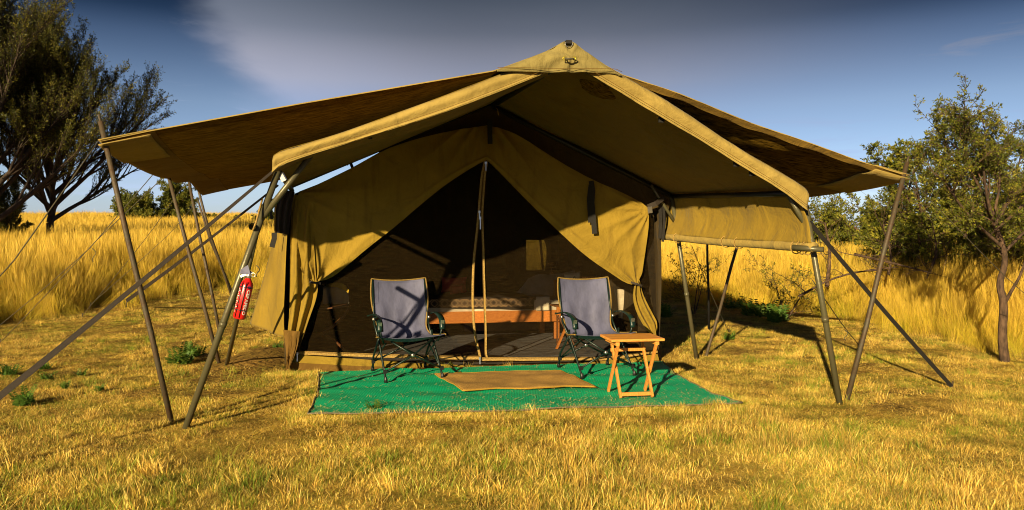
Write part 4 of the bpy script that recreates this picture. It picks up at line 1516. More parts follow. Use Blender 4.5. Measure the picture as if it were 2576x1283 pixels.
rug_pts_b = [gp(1093, 944, 0.03), gp(1250, 938, 0.03), gp(1410, 936, 0.03)]
rug_pts_f = [gp(1164, 986, 0.03), gp(1250, 981, 0.03), gp(1330, 982, 0.03), gp(1420, 976, 0.03), gp(1499, 977, 0.03)]
rug = thing('door_mat', 'beige jute door mat with mustard edging lying on the green mat', 'doormat', gp(1290, 960, 0.0))


def rug_fn(s, t):
    p = resample(rug_pts_b, 60)[int(round(s * 60))].lerp(resample(rug_pts_f, 60)[int(round(s * 60))], t)
    p.z = 0.046 + 0.012 * mnoise.noise(Vector((p.x * 3, p.y * 5, 2)))
    p.y += 0.022 * mnoise.noise(Vector((p.x * 2.5, 3, 8)))
    if s in (0, 1) or t in (0, 1): p.z -= 0.004
    p.y += 0.012 * mnoise.noise(Vector((p.x * 7, t * 3, 8))) * (1 if t > 0.9 else 0)
    return p


MB().grid(rug_fn, 60, 24).build('pile', 'doormat', rug, solid=0.008)
rim = [rug_fn(0, t / 24) for t in range(25)] + [rug_fn(s / 60, 1) for s in range(1, 61)] + [rug_fn(1, 1 - t / 24) for t in range(1, 25)] + [rug_fn(1 - s / 60, 0) for s in range(1, 61)]
MB().tube([p + Vector((0, 0, 0.003)) for p in rim], 0.0055, 5).build('bound_edge', 'doormat_edge', rug)


# ------------------------------------------------------------------ camp chairs
def make_chair(loc, rz, label):
    r = thing('camp_chair', label, 'chair', loc, rz, 'grey folding camp chairs at the door')
    B = lambda: MB(local=True)
    W, D = 0.265, 0.30
    Z = lambda *a: Vector(a)
    # sling: back from (y=+.27,z=.91) down to seat rear (y=.20,z=.38), then forward to y=-.27,z=.41
    prof = [(0.325, 0.905), (0.30, 0.80), (0.27, 0.68), (0.235, 0.56), (0.20, 0.46), (0.165, 0.395), (0.10, 0.365), (0.0, 0.368), (-0.12, 0.385), (-0.22, 0.402), (-0.27, 0.405)]
    P = resample(smooth_line([Z(0, y, z) for y, z in prof], 2), 40)

    def width(s):
        return 0.272 + 0.012 * math.sin(s * 9) + (0.035 * sstep(0.62, 0.95, s)) - 0.018 * sstep(0.25, 0.5, s) * (1 - sstep(0.5, 0.62, s))

    def fn(s, t):
        p = P[int(round(s * 40))]
        x = (t * 2 - 1) * width(s)
        c = (1 - (t * 2 - 1) ** 2)
        q = Z(x, p.y, p.z)
        # pulled cloth: dips in the middle, creases
        if s < 0.5:
            q.y += 0.045 * c * sstep(0, 0.1, s + 0.05)
            q.z -= 0.022 * c * (1 - sstep(0, 0.08, s))
        else:
            q.z -= 0.055 * c * (1 - 0.6 * sstep(0.85, 1.0, s))
        q.y += 0.006 * math.sin(t * 21 + 4 * s) * sstep(0.1, 0.5, s) * (1 - sstep(0.5, 0.7, s)) + 0.006 * mnoise.noise(Z(t * 5, s * 4, 3))
        return q
    B().grid(fn, 40, 24).build('sling', 'chair', r, 'grey blue fabric back and seat', solid=0.004)
    for t in (0, 1):
        sgn = -1 if t == 0 else 1
        MB(local=True).tube([fn(i / 40, t) + Z(0, -0.002, 0) for i in range(0, 41)], 0.0075, 6).build('piping', 'piping', r)
    B().tube([fn(0, j / 24) for j in range(25)], 0.0075, 6).build('piping', 'piping', r)
    # padded pocket strips at the top corners
    for t0, t1 in ((0.03, 0.13), (0.87, 0.97)):
        B().grid(lambda s, t: fn(round((0.03 + 0.22 * s) * 40) / 40, t0 + (t1 - t0) * t) + Z(0, -0.006, 0), 8, 3).build('sleeve', 'chair', r)
    zt, yj = 0.355, 0.10
    for sx in (-1, 1):
        jx = sx * (W - 0.005)
        j = Z(jx, 0.03, zt)
        fl = B().tube([j + Z(0, 0.0, 0.06), j, Z(sx * (W + 0.0), -0.32, 0.03), Z(sx * W, -0.325, 0.0)], 0.0105, 8).build('leg', 'chair_tube', r)
        B().lathe([(0.001, 0.0), (0.018, 0.0), (0.017, 0.03), (0.011, 0.05)], Z(sx * W, -0.327, 0.0), Z(0, 0.05, 1), 10).build('foot_cap', 'plastic', fl)
        rl2 = B().tube([j, Z(sx * (W + 0.0), 0.27, 0.15), Z(sx * W, 0.32, 0.0)], 0.0105, 8).build('leg', 'chair_tube', r)
        B().lathe([(0.001, 0.0), (0.018, 0.0), (0.017, 0.03), (0.011, 0.05)], Z(sx * W, 0.32, 0.0), Z(0, -0.1, 1), 10).build('foot_cap', 'plastic', rl2)
        # back upright
        B().tube([j + Z(0, 0.02, 0.0), Z(sx * (W + 0.003), 0.20, 0.47), Z(sx * (W + 0.0), 0.262, 0.64), Z(sx * (W - 0.005), 0.33, 0.90)], 0.010, 8).build('upright', 'chair_tube', r)
        # arm support post
        B().tube([Z(sx * (W - 0.01), -0.20, 0.335), Z(sx * (W + 0.02), -0.21, 0.42), Z(sx * (W + 0.03), -0.215, 0.49)], 0.009, 8).build('arm_post', 'chair_tube', r)
        # moulded arched armrest
        ap = resample(smooth_line([Z(sx * (W + 0.05), 0.27, 0.545), Z(sx * (W + 0.035), 0.17, 0.565), Z(sx * (W + 0.03), 0.0, 0.585), Z(sx * (W + 0.03), -0.14, 0.568), Z(sx * (W + 0.03), -0.215, 0.525), Z(sx * (W + 0.03), -0.235, 0.45)], 2), 24)
        ws = [0.022 + 0.026 * sstep(0.15, 0.7, i / 24) for i in range(25)]
        arm = MB(local=True)
        vs, fs = [], []
        for i, p in enumerate(ap):
            d = (ap[min(i + 1, 24)] - ap[max(i - 1, 0)]).normalized()
            s_ = Z(1, 0, 0)
            u_ = s_.cross(d).normalized()
            if u_.z < 0 and i < 12: u_ = -u_
            hw = ws[i]
            for a, b_ in ((-1, -0.2), (-0.8, 0.7), (0, 1), (0.8, 0.7), (1, -0.2), (0, -0.6)):
                vs.append(p + s_ * a * hw * 0.62 + u_ * b_ * 0.009)
        for i in range(24):
            for k in range(6):
                fs.append((i * 6 + k, i * 6 + (k + 1) % 6, (i + 1) * 6 + (k + 1) % 6, (i + 1) * 6 + k))
        fs += [tuple(range(6)), tuple(24 * 6 + k for k in range(6))]
        arm.add(vs, fs, True)
        ao = arm.build('armrest', 'arm', r)
        e = ap[21]
        b_ = B().box(e + Z(0, -0.013, -0.005), (0.017, 0.003, 0.022), (Z(1, 0, 0), Z(0, 1, 0.2).normalized(), Z(0, -0.2, 1).normalized())).build('badge', 'silver', ao)
        B().ribbon([e + Z(-0.007, -0.018, 0.008), e + Z(0.007, -0.018, 0.008)], 0.003, Z(0, 1, 0), 0.001).build('emblem', 'plastic', b_)
        B().lathe([(0.001, -0.012), (0.014, -0.012), (0.014, 0.012), (0.001, 0.012)], Z(sx * (W + 0.01), 0.205, 0.52), Z(1, 0, 0), 12).build('hinge', 'silver', ao)
        # side crossing struts
        for y0, z0, y1, z1 in ((-0.26, 0.10, 0.20, 0.34), (0.29, 0.10, -0.20, 0.34)):
            B().tube([Z(sx * (W - 0.005), y0, z0), Z(sx * (W - 0.03), y1, z1)], 0.007, 6).build('strut', 'chair_tube', r)
    for yy, lab in ((-0.30, 1), (0.28, 2)):
        for sx in (-1, 1):
            B().tube([Z(sx * (W - 0.0), yy - 0.0, 0.095), Z(0, yy * 0.87, 0.225 + 0.004 * sx), Z(-sx * (W - 0.07), yy * 0.75, 0.355)], 0.0085, 8).build('strut', 'chair_tube', r)
        B().lathe([(0.001, -0.016), (0.017, -0.016), (0.017, 0.016), (0.001, 0.016)], Z(0, yy * 0.87, 0.225), Z(0, 1, 0), 12).build('pivot', 'silver', r)
        for sx in (-1, 1):
            B().box(Z(sx * W, yy, 0.095), (0.017, 0.014, 0.016)).build('bracket', 'plastic', r)
    return r


def copy_tree(o, parent=None):
    c = o.copy()
    COL.objects.link(c)
    c.parent = parent
    for ch in [x for x in bpy.data.objects if x.parent == o]:
        copy_tree(ch, c)
    return c


def put_straight(o, loc, rz):
    o.location = loc
    o.rotation_euler = (0, 0, rz)


ch1 = make_chair((-1.010, 7.10, 0.030), math.radians(21), 'grey folding camp chair on the left, crossed by a slanting pole shadow')
ch2 = copy_tree(ch1)
put_straight(ch2, (0.815, 7.27, 0.030), math.radians(16))
ch2['label'] = 'grey folding camp chair behind the little wooden table'


# ------------------------------------------------------------------ folding table
def make_table():
    rz = math.radians(9)
    c = Vector((1.0, 6.2, 0.032))
    r = thing('side_table', 'small varnished wooden folding table on the green mat', 'table', c, rz)
    B = lambda: MB(local=True)
    Z = lambda *a: Vector(a)
    h = 0.475
    for i in range(3):
        y = -0.115 + 0.1145 * i
        B().box(Z(0, y, h), (0.225, 0.0565, 0.011)).build('top_plank', 'table', r, bevel=0.004)
    B().box(Z(0, 0.06, h - 0.028), (0.05, 0.11, 0.014)).build('top_batten', 'table', r, bevel=0.003)
    for sx in (-1, 1):
        B().box(Z(sx * 0.168, 0.0, h - 0.028), (0.016, 0.155, 0.0165)).build('top_batten', 'table', r, bevel=0.003)
        for (y0, y1, xo, ww) in ((-0.135, 0.145, 0.135, 0.034), (0.135, -0.145, 0.162, 0.034)):
            x = sx * xo - (0.0)
            B().beam(Z(x, y0, 0.0), Z(x, y1, h - 0.035), 0.018, ww, Z(0, 1, 0)).build('leg', 'table_leg', r, bevel=0.003)
        B().lathe([(0.001, -0.03), (0.006, -0.03), (0.006, 0.03), (0.001, 0.03)], Z(sx * 0.15, 0.0, 0.222), Z(1, 0, 0), 8).build('bolt', 'silver', r)
    B().beam(Z(-0.126, -0.130, 0.03), Z(0.126, -0.130, 0.03), 0.018, 0.030).build('rail', 'table_leg', r, bevel=0.003)
    B().beam(Z(-0.153, 0.10, 0.36), Z(0.153, 0.10, 0.36), 0.018, 0.028).build('rail', 'table_leg', r, bevel=0.003)
    return r


make_table()


# ------------------------------------------------------------------ fire extinguisher
def extinguisher():
    a = pt(601, 802, 5.12)
    b = pt(625, 700, 5.14)
    ax = (b - a).normalized()
    r = thing('fire_extinguisher', 'small red fire extinguisher hanging from the left awning leg', 'extinguisher', a)
    L = (b - a).length
    R = 0.043
    MB().lathe([(0.001, 0.0), (R * 0.8, 0.0), (R, 0.012), (R, L * 0.80), (R * 0.85, L * 0.90), (R * 0.5, L * 0.97), (0.018, L)], a, ax, 28).build('cylinder', 'red', r)
    rx = ax.cross(Vector((0, 1, 0))).normalized()
    if rx.x < 0: rx = -rx
    fy = rx.cross(ax).normalized()
    if fy.y > 0: fy = -fy
    # valve, lever, gauge, ring, bracket straps
    v = MB().lathe([(0.014, 0), (0.018, 0.01), (0.018, 0.035), (0.008, 0.045), (0.001, 0.045)], b, ax, 14).build('valve', 'silver', r)
    MB().ribbon([b + ax * 0.035 + rx * 0.02, b + ax * 0.05 - rx * 0.02, b + ax * 0.035 - rx * 0.06], 0.02, fy, 0.003).build('lever', 'blue', v)
    MB().ribbon([b + ax * 0.02, b + ax * 0.02 - rx * 0.03, b - ax * 0.0 - rx * 0.055], 0.016, fy, 0.003).build('lever', 'silver', v)
    c = b + ax * 0.03 + rx * 0.03 + fy * 0.01
    MB().tube([c + (rx * math.cos(t) + ax * math.sin(t)) * 0.014 for t in [i * 2 * math.pi / 14 for i in range(15)]], 0.0025, 5, False).build('safety_ring', 'silver', v)
    MB().add([b + ax * 0.05 - rx * 0.06 + fy * .01, b + ax * 0.09 - rx * 0.02 + fy * .012, b + ax * 0.03 + rx * 0.015 + fy * .02, b + ax * 0.02 - rx * 0.06 + fy * .02], [(0, 1, 2, 3)]).build('tag', 'chair', v, solid=0.002)
    for h in (0.22, 0.78):
        q = [a + ax * (L * h) + (rx * math.cos(t) + fy * math.sin(t)) * (R + 0.001) for t in [math.pi * (0.1 + i * 0.8 / 12) for i in range(13)]]
        MB().ribbon(q, 0.012, ax.cross(rx) * 0 + ax, 0.001).tube(q, 0.004, 5).build('band', 'plastic', r)
    for da in (-0.35, 0.25):
        q = [a + ax * (L * h) + (rx * math.sin(da) + fy * math.cos(da)) * (R + 0.003) for h in (0.04, 0.5, 0.92)]
        MB().tube(q, 0.003, 5).build('bracket_wire', 'plastic', r)

    def wrap(mesh_name, verts2d, faces, mat):
        mb = MB()
        vs = []
        for u, w in verts2d:      # u round the cylinder (metres), w along the axis
            an = u / R
            vs.append(a + ax * w + (rx * math.sin(an) + fy * math.cos(an)) * (R + 0.0012))
        mb.add(vs, faces)
        return mb.build(mesh_name, mat, r)
    # lettering running down the cylinder
    cu = bpy.data.curves.new('lettering', 'FONT')
    cu.body = 'CERAFECO'
    cu.size = 0.032
    cu.offset = 0.0012
    tmp = bpy.data.objects.new('lettering_source', cu)
    COL.objects.link(tmp)
    bpy.context.view_layer.update()
    me = bpy.data.meshes.new_from_object(tmp.evaluated_get(bpy.context.evaluated_depsgraph_get()))
    COL.objects.unlink(tmp)
    vs = [v.co.copy() for v in me.vertices]
    fs = [tuple(p.vertices) for p in me.polygons]
    wid = max(v.x for v in vs)
    k = 0.175 / wid
    wrap('lettering', [(0.026 - 0 + v.y * 0.9, L * 0.73 - v.x * k) for v in vs], fs, 'white')
    bpy.data.objects.remove(tmp)
    # instruction lines block on the left and blue patch
    V2, F2 = [], []
    for i in range(11):
        w = L * 0.28 + i * 0.0125
        l = 0.020 + 0.012 * ((i * 7) % 3) / 2
        n = len(V2)
        V2 += [(-0.042, w), (-0.042 + l, w), (-0.042 + l, w + 0.0055), (-0.042, w + 0.0055)]
        F2.append((n, n + 1, n + 2, n + 3))
    for (u0, w0, u1, w1) in ((-0.040, 0.045, -0.015, 0.048), (-0.040, 0.075, -0.015, 0.072), (-0.040, 0.045, -0.037, 0.075), (-0.018, 0.045, -0.015, 0.062)):
        n = len(V2)
        V2 += [(u0, w0), (u1, w0), (u1, w1), (u0, w1)]
        F2.append((n, n + 1, n + 2, n + 3))
    wrap('instruction_print', V2, F2, 'white')
    wrap('blue_patch', [(0.024, L * 0.76), (0.045, L * 0.76), (0.045, L * 0.82), (0.024, L * 0.82)], [(0, 1, 2, 3)], 'blue')


extinguisher()


# ------------------------------------------------------------------ inside the tent
def inside():
    Zv = Vector((0, 0, 1))
    ax = (U, VV, Zv)
    # bed
    u0, u1 = -0.78, 1.62
    v0, v1 = 1.75, 2.45
    bed = thing('wooden_bed', 'orange wooden bed seen through the insect mesh', 'bed', T((u0 + u1) / 2, v0, 0.02))
    MB().box(T((u0 + u1) / 2, v0, 0.325), ((u1 - u0) / 2, 0.018, 0.075), ax).build('side_rail', 'bedwood', bed, bevel=0.004)
    MB().box(T((u0 + u1) / 2, v1, 0.325), ((u1 - u0) / 2, 0.018, 0.075), ax).build('side_rail', 'bedwood', bed, bevel=0.004)
    for u in (u0 + 0.05, u1 - 0.18):
        for v in (v0 + 0.045, v1 - 0.045):
            MB().box(T(u, v, 0.135), (0.035, 0.025, 0.115), ax).build('leg', 'bedwood', bed, bevel=0.004)
    MB().box(T(u0, (v0 + v1) / 2, 0.40), (0.018, (v1 - v0) / 2, 0.15), ax).build('footboard', 'bedwood', bed, bevel=0.004)
    MB().box(T(u1 + 0.02, (v0 + v1) / 2, 0.50), (0.018, (v1 - v0) / 2, 0.25), ax).build('headboard', 'bedwood', bed, bevel=0.004)
    mt = MB().grid(lambda s, t: T(u0 + 0.03 + (u1 - u0 - 0.05) * s, v0 - 0.005 + 0.68 * min(1, max(0, (t - 0.2) / 0.6)), 0.40 + 0.13 * math.sin(math.pi * min(0.5, t / 0.4)) if t < 0.5 else 0.40 + 0.13 * math.sin(math.pi * min(0.5, (1 - t) / 0.4))), 30, 20)
    mt.build('mattress', 'linen', bed)
    # patterned throw hanging over the near side
    th = thing('bed_throw', 'dark throw patterned with tan crosses over the bed', 'throw', T(0, v0, 0.5))

    def lower(s):
        return 0.475 - 0.065 * s

    def thf(s, t):
        u = u0 - 0.02 + (1.92) * s
        if t < 0.5:
            k = t / 0.5
            return T(u, v0 - 0.03 - 0.012 * math.sin(u * 9), lower(s) + (0.565 - lower(s)) * k)
        k = (t - 0.5) / 0.5
        return T(u, v0 - 0.03 + 0.72 * k, 0.565 + 0.015 * math.sin(6 * k + 3 * u))
    MB().grid(thf, 50, 16).build('cloth', 'throw', th)
    pr = MB()

    def seg(a, b, w=0.005):
        d = Vector((b[0] - a[0], b[1] - a[1], 0)).normalized()
        s_ = Vector((-d.y, d.x, 0)) * w
        q = [Vector((*a, 0)) - s_, Vector((*a, 0)) + s_, Vector((*b, 0)) + s_, Vector((*b, 0)) - s_]
        pr.add([T(p.x, v0 - 0.046 - 0.012 * math.sin(p.x * 9), p.y) for p in q], [(0, 1, 2, 3)])
    for i in range(16):
        cu_, cz = u0 + 0.06 + i * 0.125, 0.508
        if cu_ > u0 + 1.86: break
        if cz - 0.055 < lower((cu_ - u0) / 1.92) - 0.03: continue
        a, b = 0.046, 0.017
        o8 = [(b, 0), (a + b * .4, a - b * .6), (a - b * .6, a + b * .4), (0, b), (-a + b * .6, a + b * .4), (-a - b * .4, a - b * .6), (-b, 0), (-a - b * .4, -a + b * .6), (-a + b * .6, -a - b * .4), (0, -b), (a - b * .6, -a - b * .4), (a + b * .4, -a + b * .6)]
        for p, q in zip(o8, o8[1:] + o8[:1]):
            if cz + min(p[1], q[1]) < lower((cu_ - u0) / 1.92): continue
            seg((cu_ + p[0], cz + p[1]), (cu_ + q[0], cz + q[1]), 0.0055)
        for dz in (0.045, -0.040):
            if cz + dz - 0.01 > lower((cu_ - u0) / 1.92):
                seg((cu_ + 0.0625 - 0.008, cz + dz), (cu_ + 0.0625 + 0.008, cz + dz), 0.008)
    pr.build('cross_print', 'pattern', th)
    pl = thing('pillow', 'cream striped bedding folded at the head of the bed', 'pillow', T(1.08, v0, 0.5))
    MB().grid(lambda s, t: T(1.14 + 0.18 * s, v0 - 0.045 + 0.7 * max(0, t - 0.4), 0.40 + 0.175 * min(1, t / 0.4)), 6, 10).build('sheet_fold', 'linen', pl)

    def cushion(root, c, hw, hh, th_, tilt, mat, name='cushion'):
        a = U * math.cos(tilt) + Zv * math.sin(tilt)
        b = -U * math.sin(tilt) + Zv * math.cos(tilt)

        def f(sgn):
            def g(s, t):
                x, y = s * 2 - 1, t * 2 - 1
                k = (max(0, (1 - x ** 4) * (1 - y ** 4))) ** 0.45
                pin = 1 - 0.10 * (1 - abs(x)) * abs(y) ** 3 - 0.0
                return c + a * hw * x * (1 - 0.10 * (1 - y * y)) + b * hh * y * (1 - 0.10 * (1 - x * x)) + VV * sgn * th_ * k
            return g
        mb = MB().grid(f(-1), 14, 14)
        mb.grid(f(1), 14, 14)
        return mb.build(name, mat, root)
    cu2 = thing('cushion', 'cream cushion with a black printed emblem behind the right chair', 'cushion', wall(1440, 705, 1.9))
    cc = wall(1441, 701, 2.0)
    co = cushion(cu2, cc, 0.12, 0.085, 0.05, 0.12, 'linen', 'cover')
    for x0, w_, z0, h_ in ((-0.012, 0.008, -0.03, 0.05), (0.012, 0.012, -0.03, 0.04), (0.0, 0.03, 0.018, 0.008), (0.004, 0.02, 0.032, 0.006)):
        MB().box(cc - VV * 0.058 + U * x0 + Zv * (z0 + h_ / 2), (w_ / 2, 0.002, h_ / 2), ax).build('print', 'plastic', co)
    cu3 = thing('cushion', 'faded red cushion propped at the far end of the bed', 'cushion', wall(1140, 730, 2.2))
    cushion(cu3, wall(1142, 716, 2.0), 0.17, 0.10, 0.05, 0.0, 'red_cloth', 'cover')
    cushion(cu3, wall(1150, 728, 1.95), 0.10, 0.06, 0.04, 0.1, 'red_cloth', 'cover')
    # grey sheet spread over the second bed at the back
    b2 = thing('draped_bed', 'grey blanket over the second bed at the back of the tent', 'bed', T(1.15, 2.75, 0.02))
    MB().box(T(1.15, 2.75, 0.30), (0.75, 0.17, 0.26), ax).build('base', 'darkwood', b2)
    loft([wall(1300, 735, 2.45), wall(1335, 690, 2.65), wall(1400, 690, 2.75), wall(1456, 676, 2.8)], [wall(1290, 750, 2.40), wall(1340, 750, 2.45), wall(1395, 748, 2.45), wall(1470, 750, 2.45)], 30, 12, lambda p, s, t: p - NV * 0.05 * abs(math.sin(s * 9 + t)), 1).build('blanket', 'sheet', b2)
    lp = thing('table_lamp', 'small dark lamp standing under the back window', 'lamp', T(1.35, 2.75, 0.75))
    lc = wall(1387, 684, 2.75)
    MB().lathe([(0.001, -0.03), (0.04, -0.03), (0.012, 0.0), (0.010, 0.06), (0.03, 0.10), (0.055, 0.09), (0.05, 0.13), (0.001, 0.14)], lc, Zv, 14).build('lamp_body', 'darkwood', lp)
    # bedside shelf right, folding stool right under bed level, seen through the mesh
    sh = thing('bedside_table', 'dark wooden bedside table left of the right chair back', 'table', wall(1410, 850, 1.2))
    MB().box(wall(1412, 768, 1.25), (0.11, 0.10, 0.010), ax).build('top', 'darkwood', sh)
    for dx in (-0.05, 0.08):
        p = wall(1412, 768, 1.25) + U * dx
        MB().beam(p, Vector((p.x, p.y, 0.03)), 0.02, 0.02, NV).build('leg', 'darkwood', sh)
    st = thing('folding_stool', 'wooden folding stool with crossed legs under the bed', 'stool', wall(1410, 870, 1.0))
    MB().beam(wall(1440, 785, 1.0), wall(1398, 882, 0.9), 0.02, 0.04, NV).build('leg', 'bedwood', st)
    MB().beam(wall(1398, 785, 1.1), wall(1450, 880, 1.0), 0.02, 0.04, NV).build('leg', 'darkwood', st)
    MB().beam(wall(1400, 782, 1.0), wall(1450, 782, 1.0), 0.10, 0.02, NV).build('seat', 'bedwood', st)
    bx = thing('wooden_box', 'orange wooden box beside the cream cushion', 'box', wall(1477, 705, 1.8))
    MB().box(wall(1480, 705, 1.8), (0.09, 0.05, 0.03), ax).build('case', 'bedwood', bx, bevel=0.004)
    MB().box(wall(1480, 697, 1.8), (0.095, 0.055, 0.007), ax).build('lid', 'bedwood', bx, bevel=0.003)
    # luggage chair on the left
    lg = thing('luggage_chair', 'dark curved wooden chair with a yellow cloth inside on the left', 'chair', wall(845, 880, 0.9))
    MB().tube(smooth_line([wall(880, 765, 0.7), wall(866, 795, 0.7), wall(840, 820, 0.7), wall(812, 835, 0.7)], 2), 0.020, 8).build('leg', 'darkwood', lg)
    MB().tube(smooth_line([wall(812, 835, 0.75), wall(840, 855, 0.75), wall(872, 885, 0.75)], 2), 0.016, 8).build('leg', 'darkwood', lg)
    MB().beam(wall(800, 776, 0.7), wall(878, 768, 0.7), 0.24, 0.014, Zv).build('seat', 'darkwood', lg)
    loft([wall(812, 722, 0.9), wall(835, 713, 0.9), wall(858, 712, 0.9), wall(876, 730, 0.9)], [wall(812, 764, 0.88), wall(835, 764, 0.88), wall(858, 764, 0.88), wall(878, 764, 0.88)], 16, 8, lambda p, s, t: p + NV * 0.03 * math.sin(s * 9), 1).build('back', 'sheet', lg)
    yc = thing('yellow_cloth', 'yellow cloth thrown over the back of the luggage chair', 'cloth', wall(850, 720, 0.85))
    loft([wall(820, 716, 0.85), wall(845, 709, 0.86), wall(866, 714, 0.86), wall(878, 730, 0.86)], [wall(822, 722, 0.82), wall(845, 722, 0.82), wall(862, 727, 0.82), wall(876, 738, 0.82)], 16, 5, lambda p, s, t: p - NV * 0.02 * math.sin(s * 13), 1).build('fold', 'yellow_cloth', yc)
    # cream blanket at the right seen through mesh
    hg = thing('hanging_towel', 'striped cream towel hanging by the right wall', 'towel', wall(1575, 790, 1.0))
    loft([wall(1552, 728, 1.0), wall(1585, 728, 1.05), wall(1612, 730, 1.1)], [wall(1556, 800, 1.0), wall(1590, 805, 1.05), wall(1618, 830, 1.1)], 18, 10, lambda p, s, t: p + NV * 0.03 * math.sin(s * 17), 1).build('cloth', 'linen', hg)


inside()


# ------------------------------------------------------------------ trees
class TreeMaker:
    def __init__(self, seed):
        self.r = random.Random(seed)
        self.tb = MB()
        self.bm = MB()
        self.lv, self.lt = [], []

    def branch(self, p, d, L, rad, lvl, prm, trunk=False):
        r = self.r
        n = 5 if lvl < 2 else 3
        pts, rs = [p.copy()], [rad]
        q = p.copy()
        dd = d.normalized()
        for i in range(n):
            j = prm['jit'] * (1.0 if not trunk else 0.5)
            dd = (dd + Vector((r.uniform(-j, j), r.uniform(-j, j), r.uniform(-j, j))) + prm['trop'] * (0.25 if lvl else 0.1)).normalized()
            q = q + dd * (L / n)
            pts.append(q.copy())
            rs.append(max(rad * (1 - 0.75 * (i + 1) / n), 0.0022))
        (self.tb if trunk else self.bm).tube(pts, rs, 8 if lvl == 0 else (5 if lvl == 1 else 3), False)
        if lvl >= prm['leaf_from']:
            self.leaves(pts, prm)
        if lvl < prm['levels']:
            kids = prm['kids'][lvl]
            for k in range(kids):
                t = prm['start'][lvl] + (1 - prm['start'][lvl]) * (k + r.random() * 0.9) / kids
                x = min(t, 0.999) * n
                i = int(x)
                b = pts[i].lerp(pts[i + 1], x - i)
                ax = (pts[i + 1] - pts[i]).normalized()
                side = ax.orthogonal().normalized()
                side.rotate(Matrix.Rotation(r.random() * 6.283, 3, ax))
                ang = math.radians(r.uniform(*prm['ang'][lvl]))
                nd = ax * math.cos(ang) + side * math.sin(ang)
                nd = (nd + Vector((0, 0, prm.get('up', 0.2)))).normalized()
                nl = L * r.uniform(*prm['len'][lvl]) * (1 - 0.35 * (t - 0.3))
                self.branch(b, nd, nl, max(rs[i] * 0.55, 0.003), lvl + 1, prm)

    def leaves(self, pts, prm):
        r = self.r
        n = prm['leaves']
        sz = prm['leaf']
        tn = r.random()
        for k in range(n):
            x = r.random() ** 0.8 * (len(pts) - 1) * 0.999
            i = int(x)
            c = pts[i].lerp(pts[i + 1], x - i)
            ax = (pts[i + 1] - pts[i]).normalized()
            s = ax.orthogonal().normalized()
            s.rotate(Matrix.Rotation(r.random() * 6.283, 3, ax))
            o = (s * r.uniform(0.4, 1.0) + ax * r.uniform(0.3, 0.9)).normalized()
            w = o.cross(Vector((r.uniform(-1, 1), r.uniform(-1, 1), r.uniform(-1, 1)))).normalized()
            l = sz * r.uniform(0.7, 1.5)
            c = c + s * prm.get('off', 0.0) * r.random()
            ww = l * prm.get('lw', 0.24)
            self.lv += [c, c + o * l * 0.5 + w * ww, c + o * l, c + o * l * 0.5 - w * ww]
            tt = min(1, max(0, 0.55 * tn + 0.5 * r.random()))
            self.lt += [tt] * 4

    def build(self, name, loc, label, cat, leafmat, bark, group=None, crownname='crown'):
        root = thing(name, label, cat, loc, group=group)
        for mb, nm in ((self.tb, 'trunk'), (self.bm, 'branches')):
            if mb.v:
                mb.local = True
                o = mb.build(nm, bark, root)
                if nm == 'branches': o['kind'] = 'stuff'
        if self.lv:
            V = np.array([tuple(v) for v in self.lv])
            me = mesh_from_arrays(crownname, V, np.arange(len(V)).reshape(-1, 4), leafmat, np.array(self.lt))
            o = bpy.data.objects.new(crownname, me)
            COL.objects.link(o)
            o.parent = root
            o['kind'] = 'stuff'
        return root


def acacia(seed, loc, label, H, stems, prm, leafmat, bark, trunk_h=0.0, trunk_r=0.1, group=None, lean=(0, 0), fan=(15, 55), cat='tree', name='acacia_tree', azr=None, wide=0.5, lead=0.0):
    t = TreeMaker(seed)
    r = t.r
    base = Vector((0, 0, -0.05))
    top = base
    if trunk_h:
        n = 5
        pts = [base]
        for i in range(n):
            pts.append(pts[-1] + Vector((lean[0] / n + r.uniform(-.04, .04) * trunk_h / 2, lean[1] / n, trunk_h / n)))
        t.tb.tube(pts, [trunk_r * (1.25 - 0.45 * i / n) for i in range(n + 1)], 9, False)
        top = pts[-1]
    led = [top]
    if lead:
        for i in range(6):
            led.append(led[-1] + Vector((r.uniform(-.1, .1), r.uniform(-.1, .1), lead / 6)))
        t.tb.tube(led, [trunk_r * (0.8 - 0.6 * i / 6) for i in range(7)], 8, False)
    for k in range(stems):
        a = (azr[0] + (azr[1] - azr[0]) * (k + 0.5) / stems) if azr else 2 * math.pi * (k + r.random() * 0.6) / stems
        e = math.radians(r.uniform(*fan))
        h_ = (k + r.random()) / stems if lead else 0.0
        if lead:
            a = k * 2.4 + r.random()
            e = math.radians(fan[1] + (fan[0] - fan[1]) * h_ + r.uniform(-8, 8))
        org = led[int(h_ * 5.99)].lerp(led[min(int(h_ * 5.99) + 1, 6)], (h_ * 5.99) % 1) if lead else top
        d = Vector((math.sin(e) * math.cos(a), math.sin(e) * math.sin(a), math.cos(e)))
        t.branch(org - Vector((0, 0, 0.02)), d, (1 - 0.42 * h_) * 0.78 * r.uniform(0.85, 1.1) / math.sqrt((math.cos(e) / (H - trunk_h)) ** 2 + (math.sin(e) / (wide * H)) ** 2), trunk_r * 0.55, 0, prm, trunk=(trunk_h == 0))
    loc = Vector((loc[0], loc[1], ground(loc[0], loc[1])))
    return t.build(name, loc, label, cat, leafmat, bark, group)


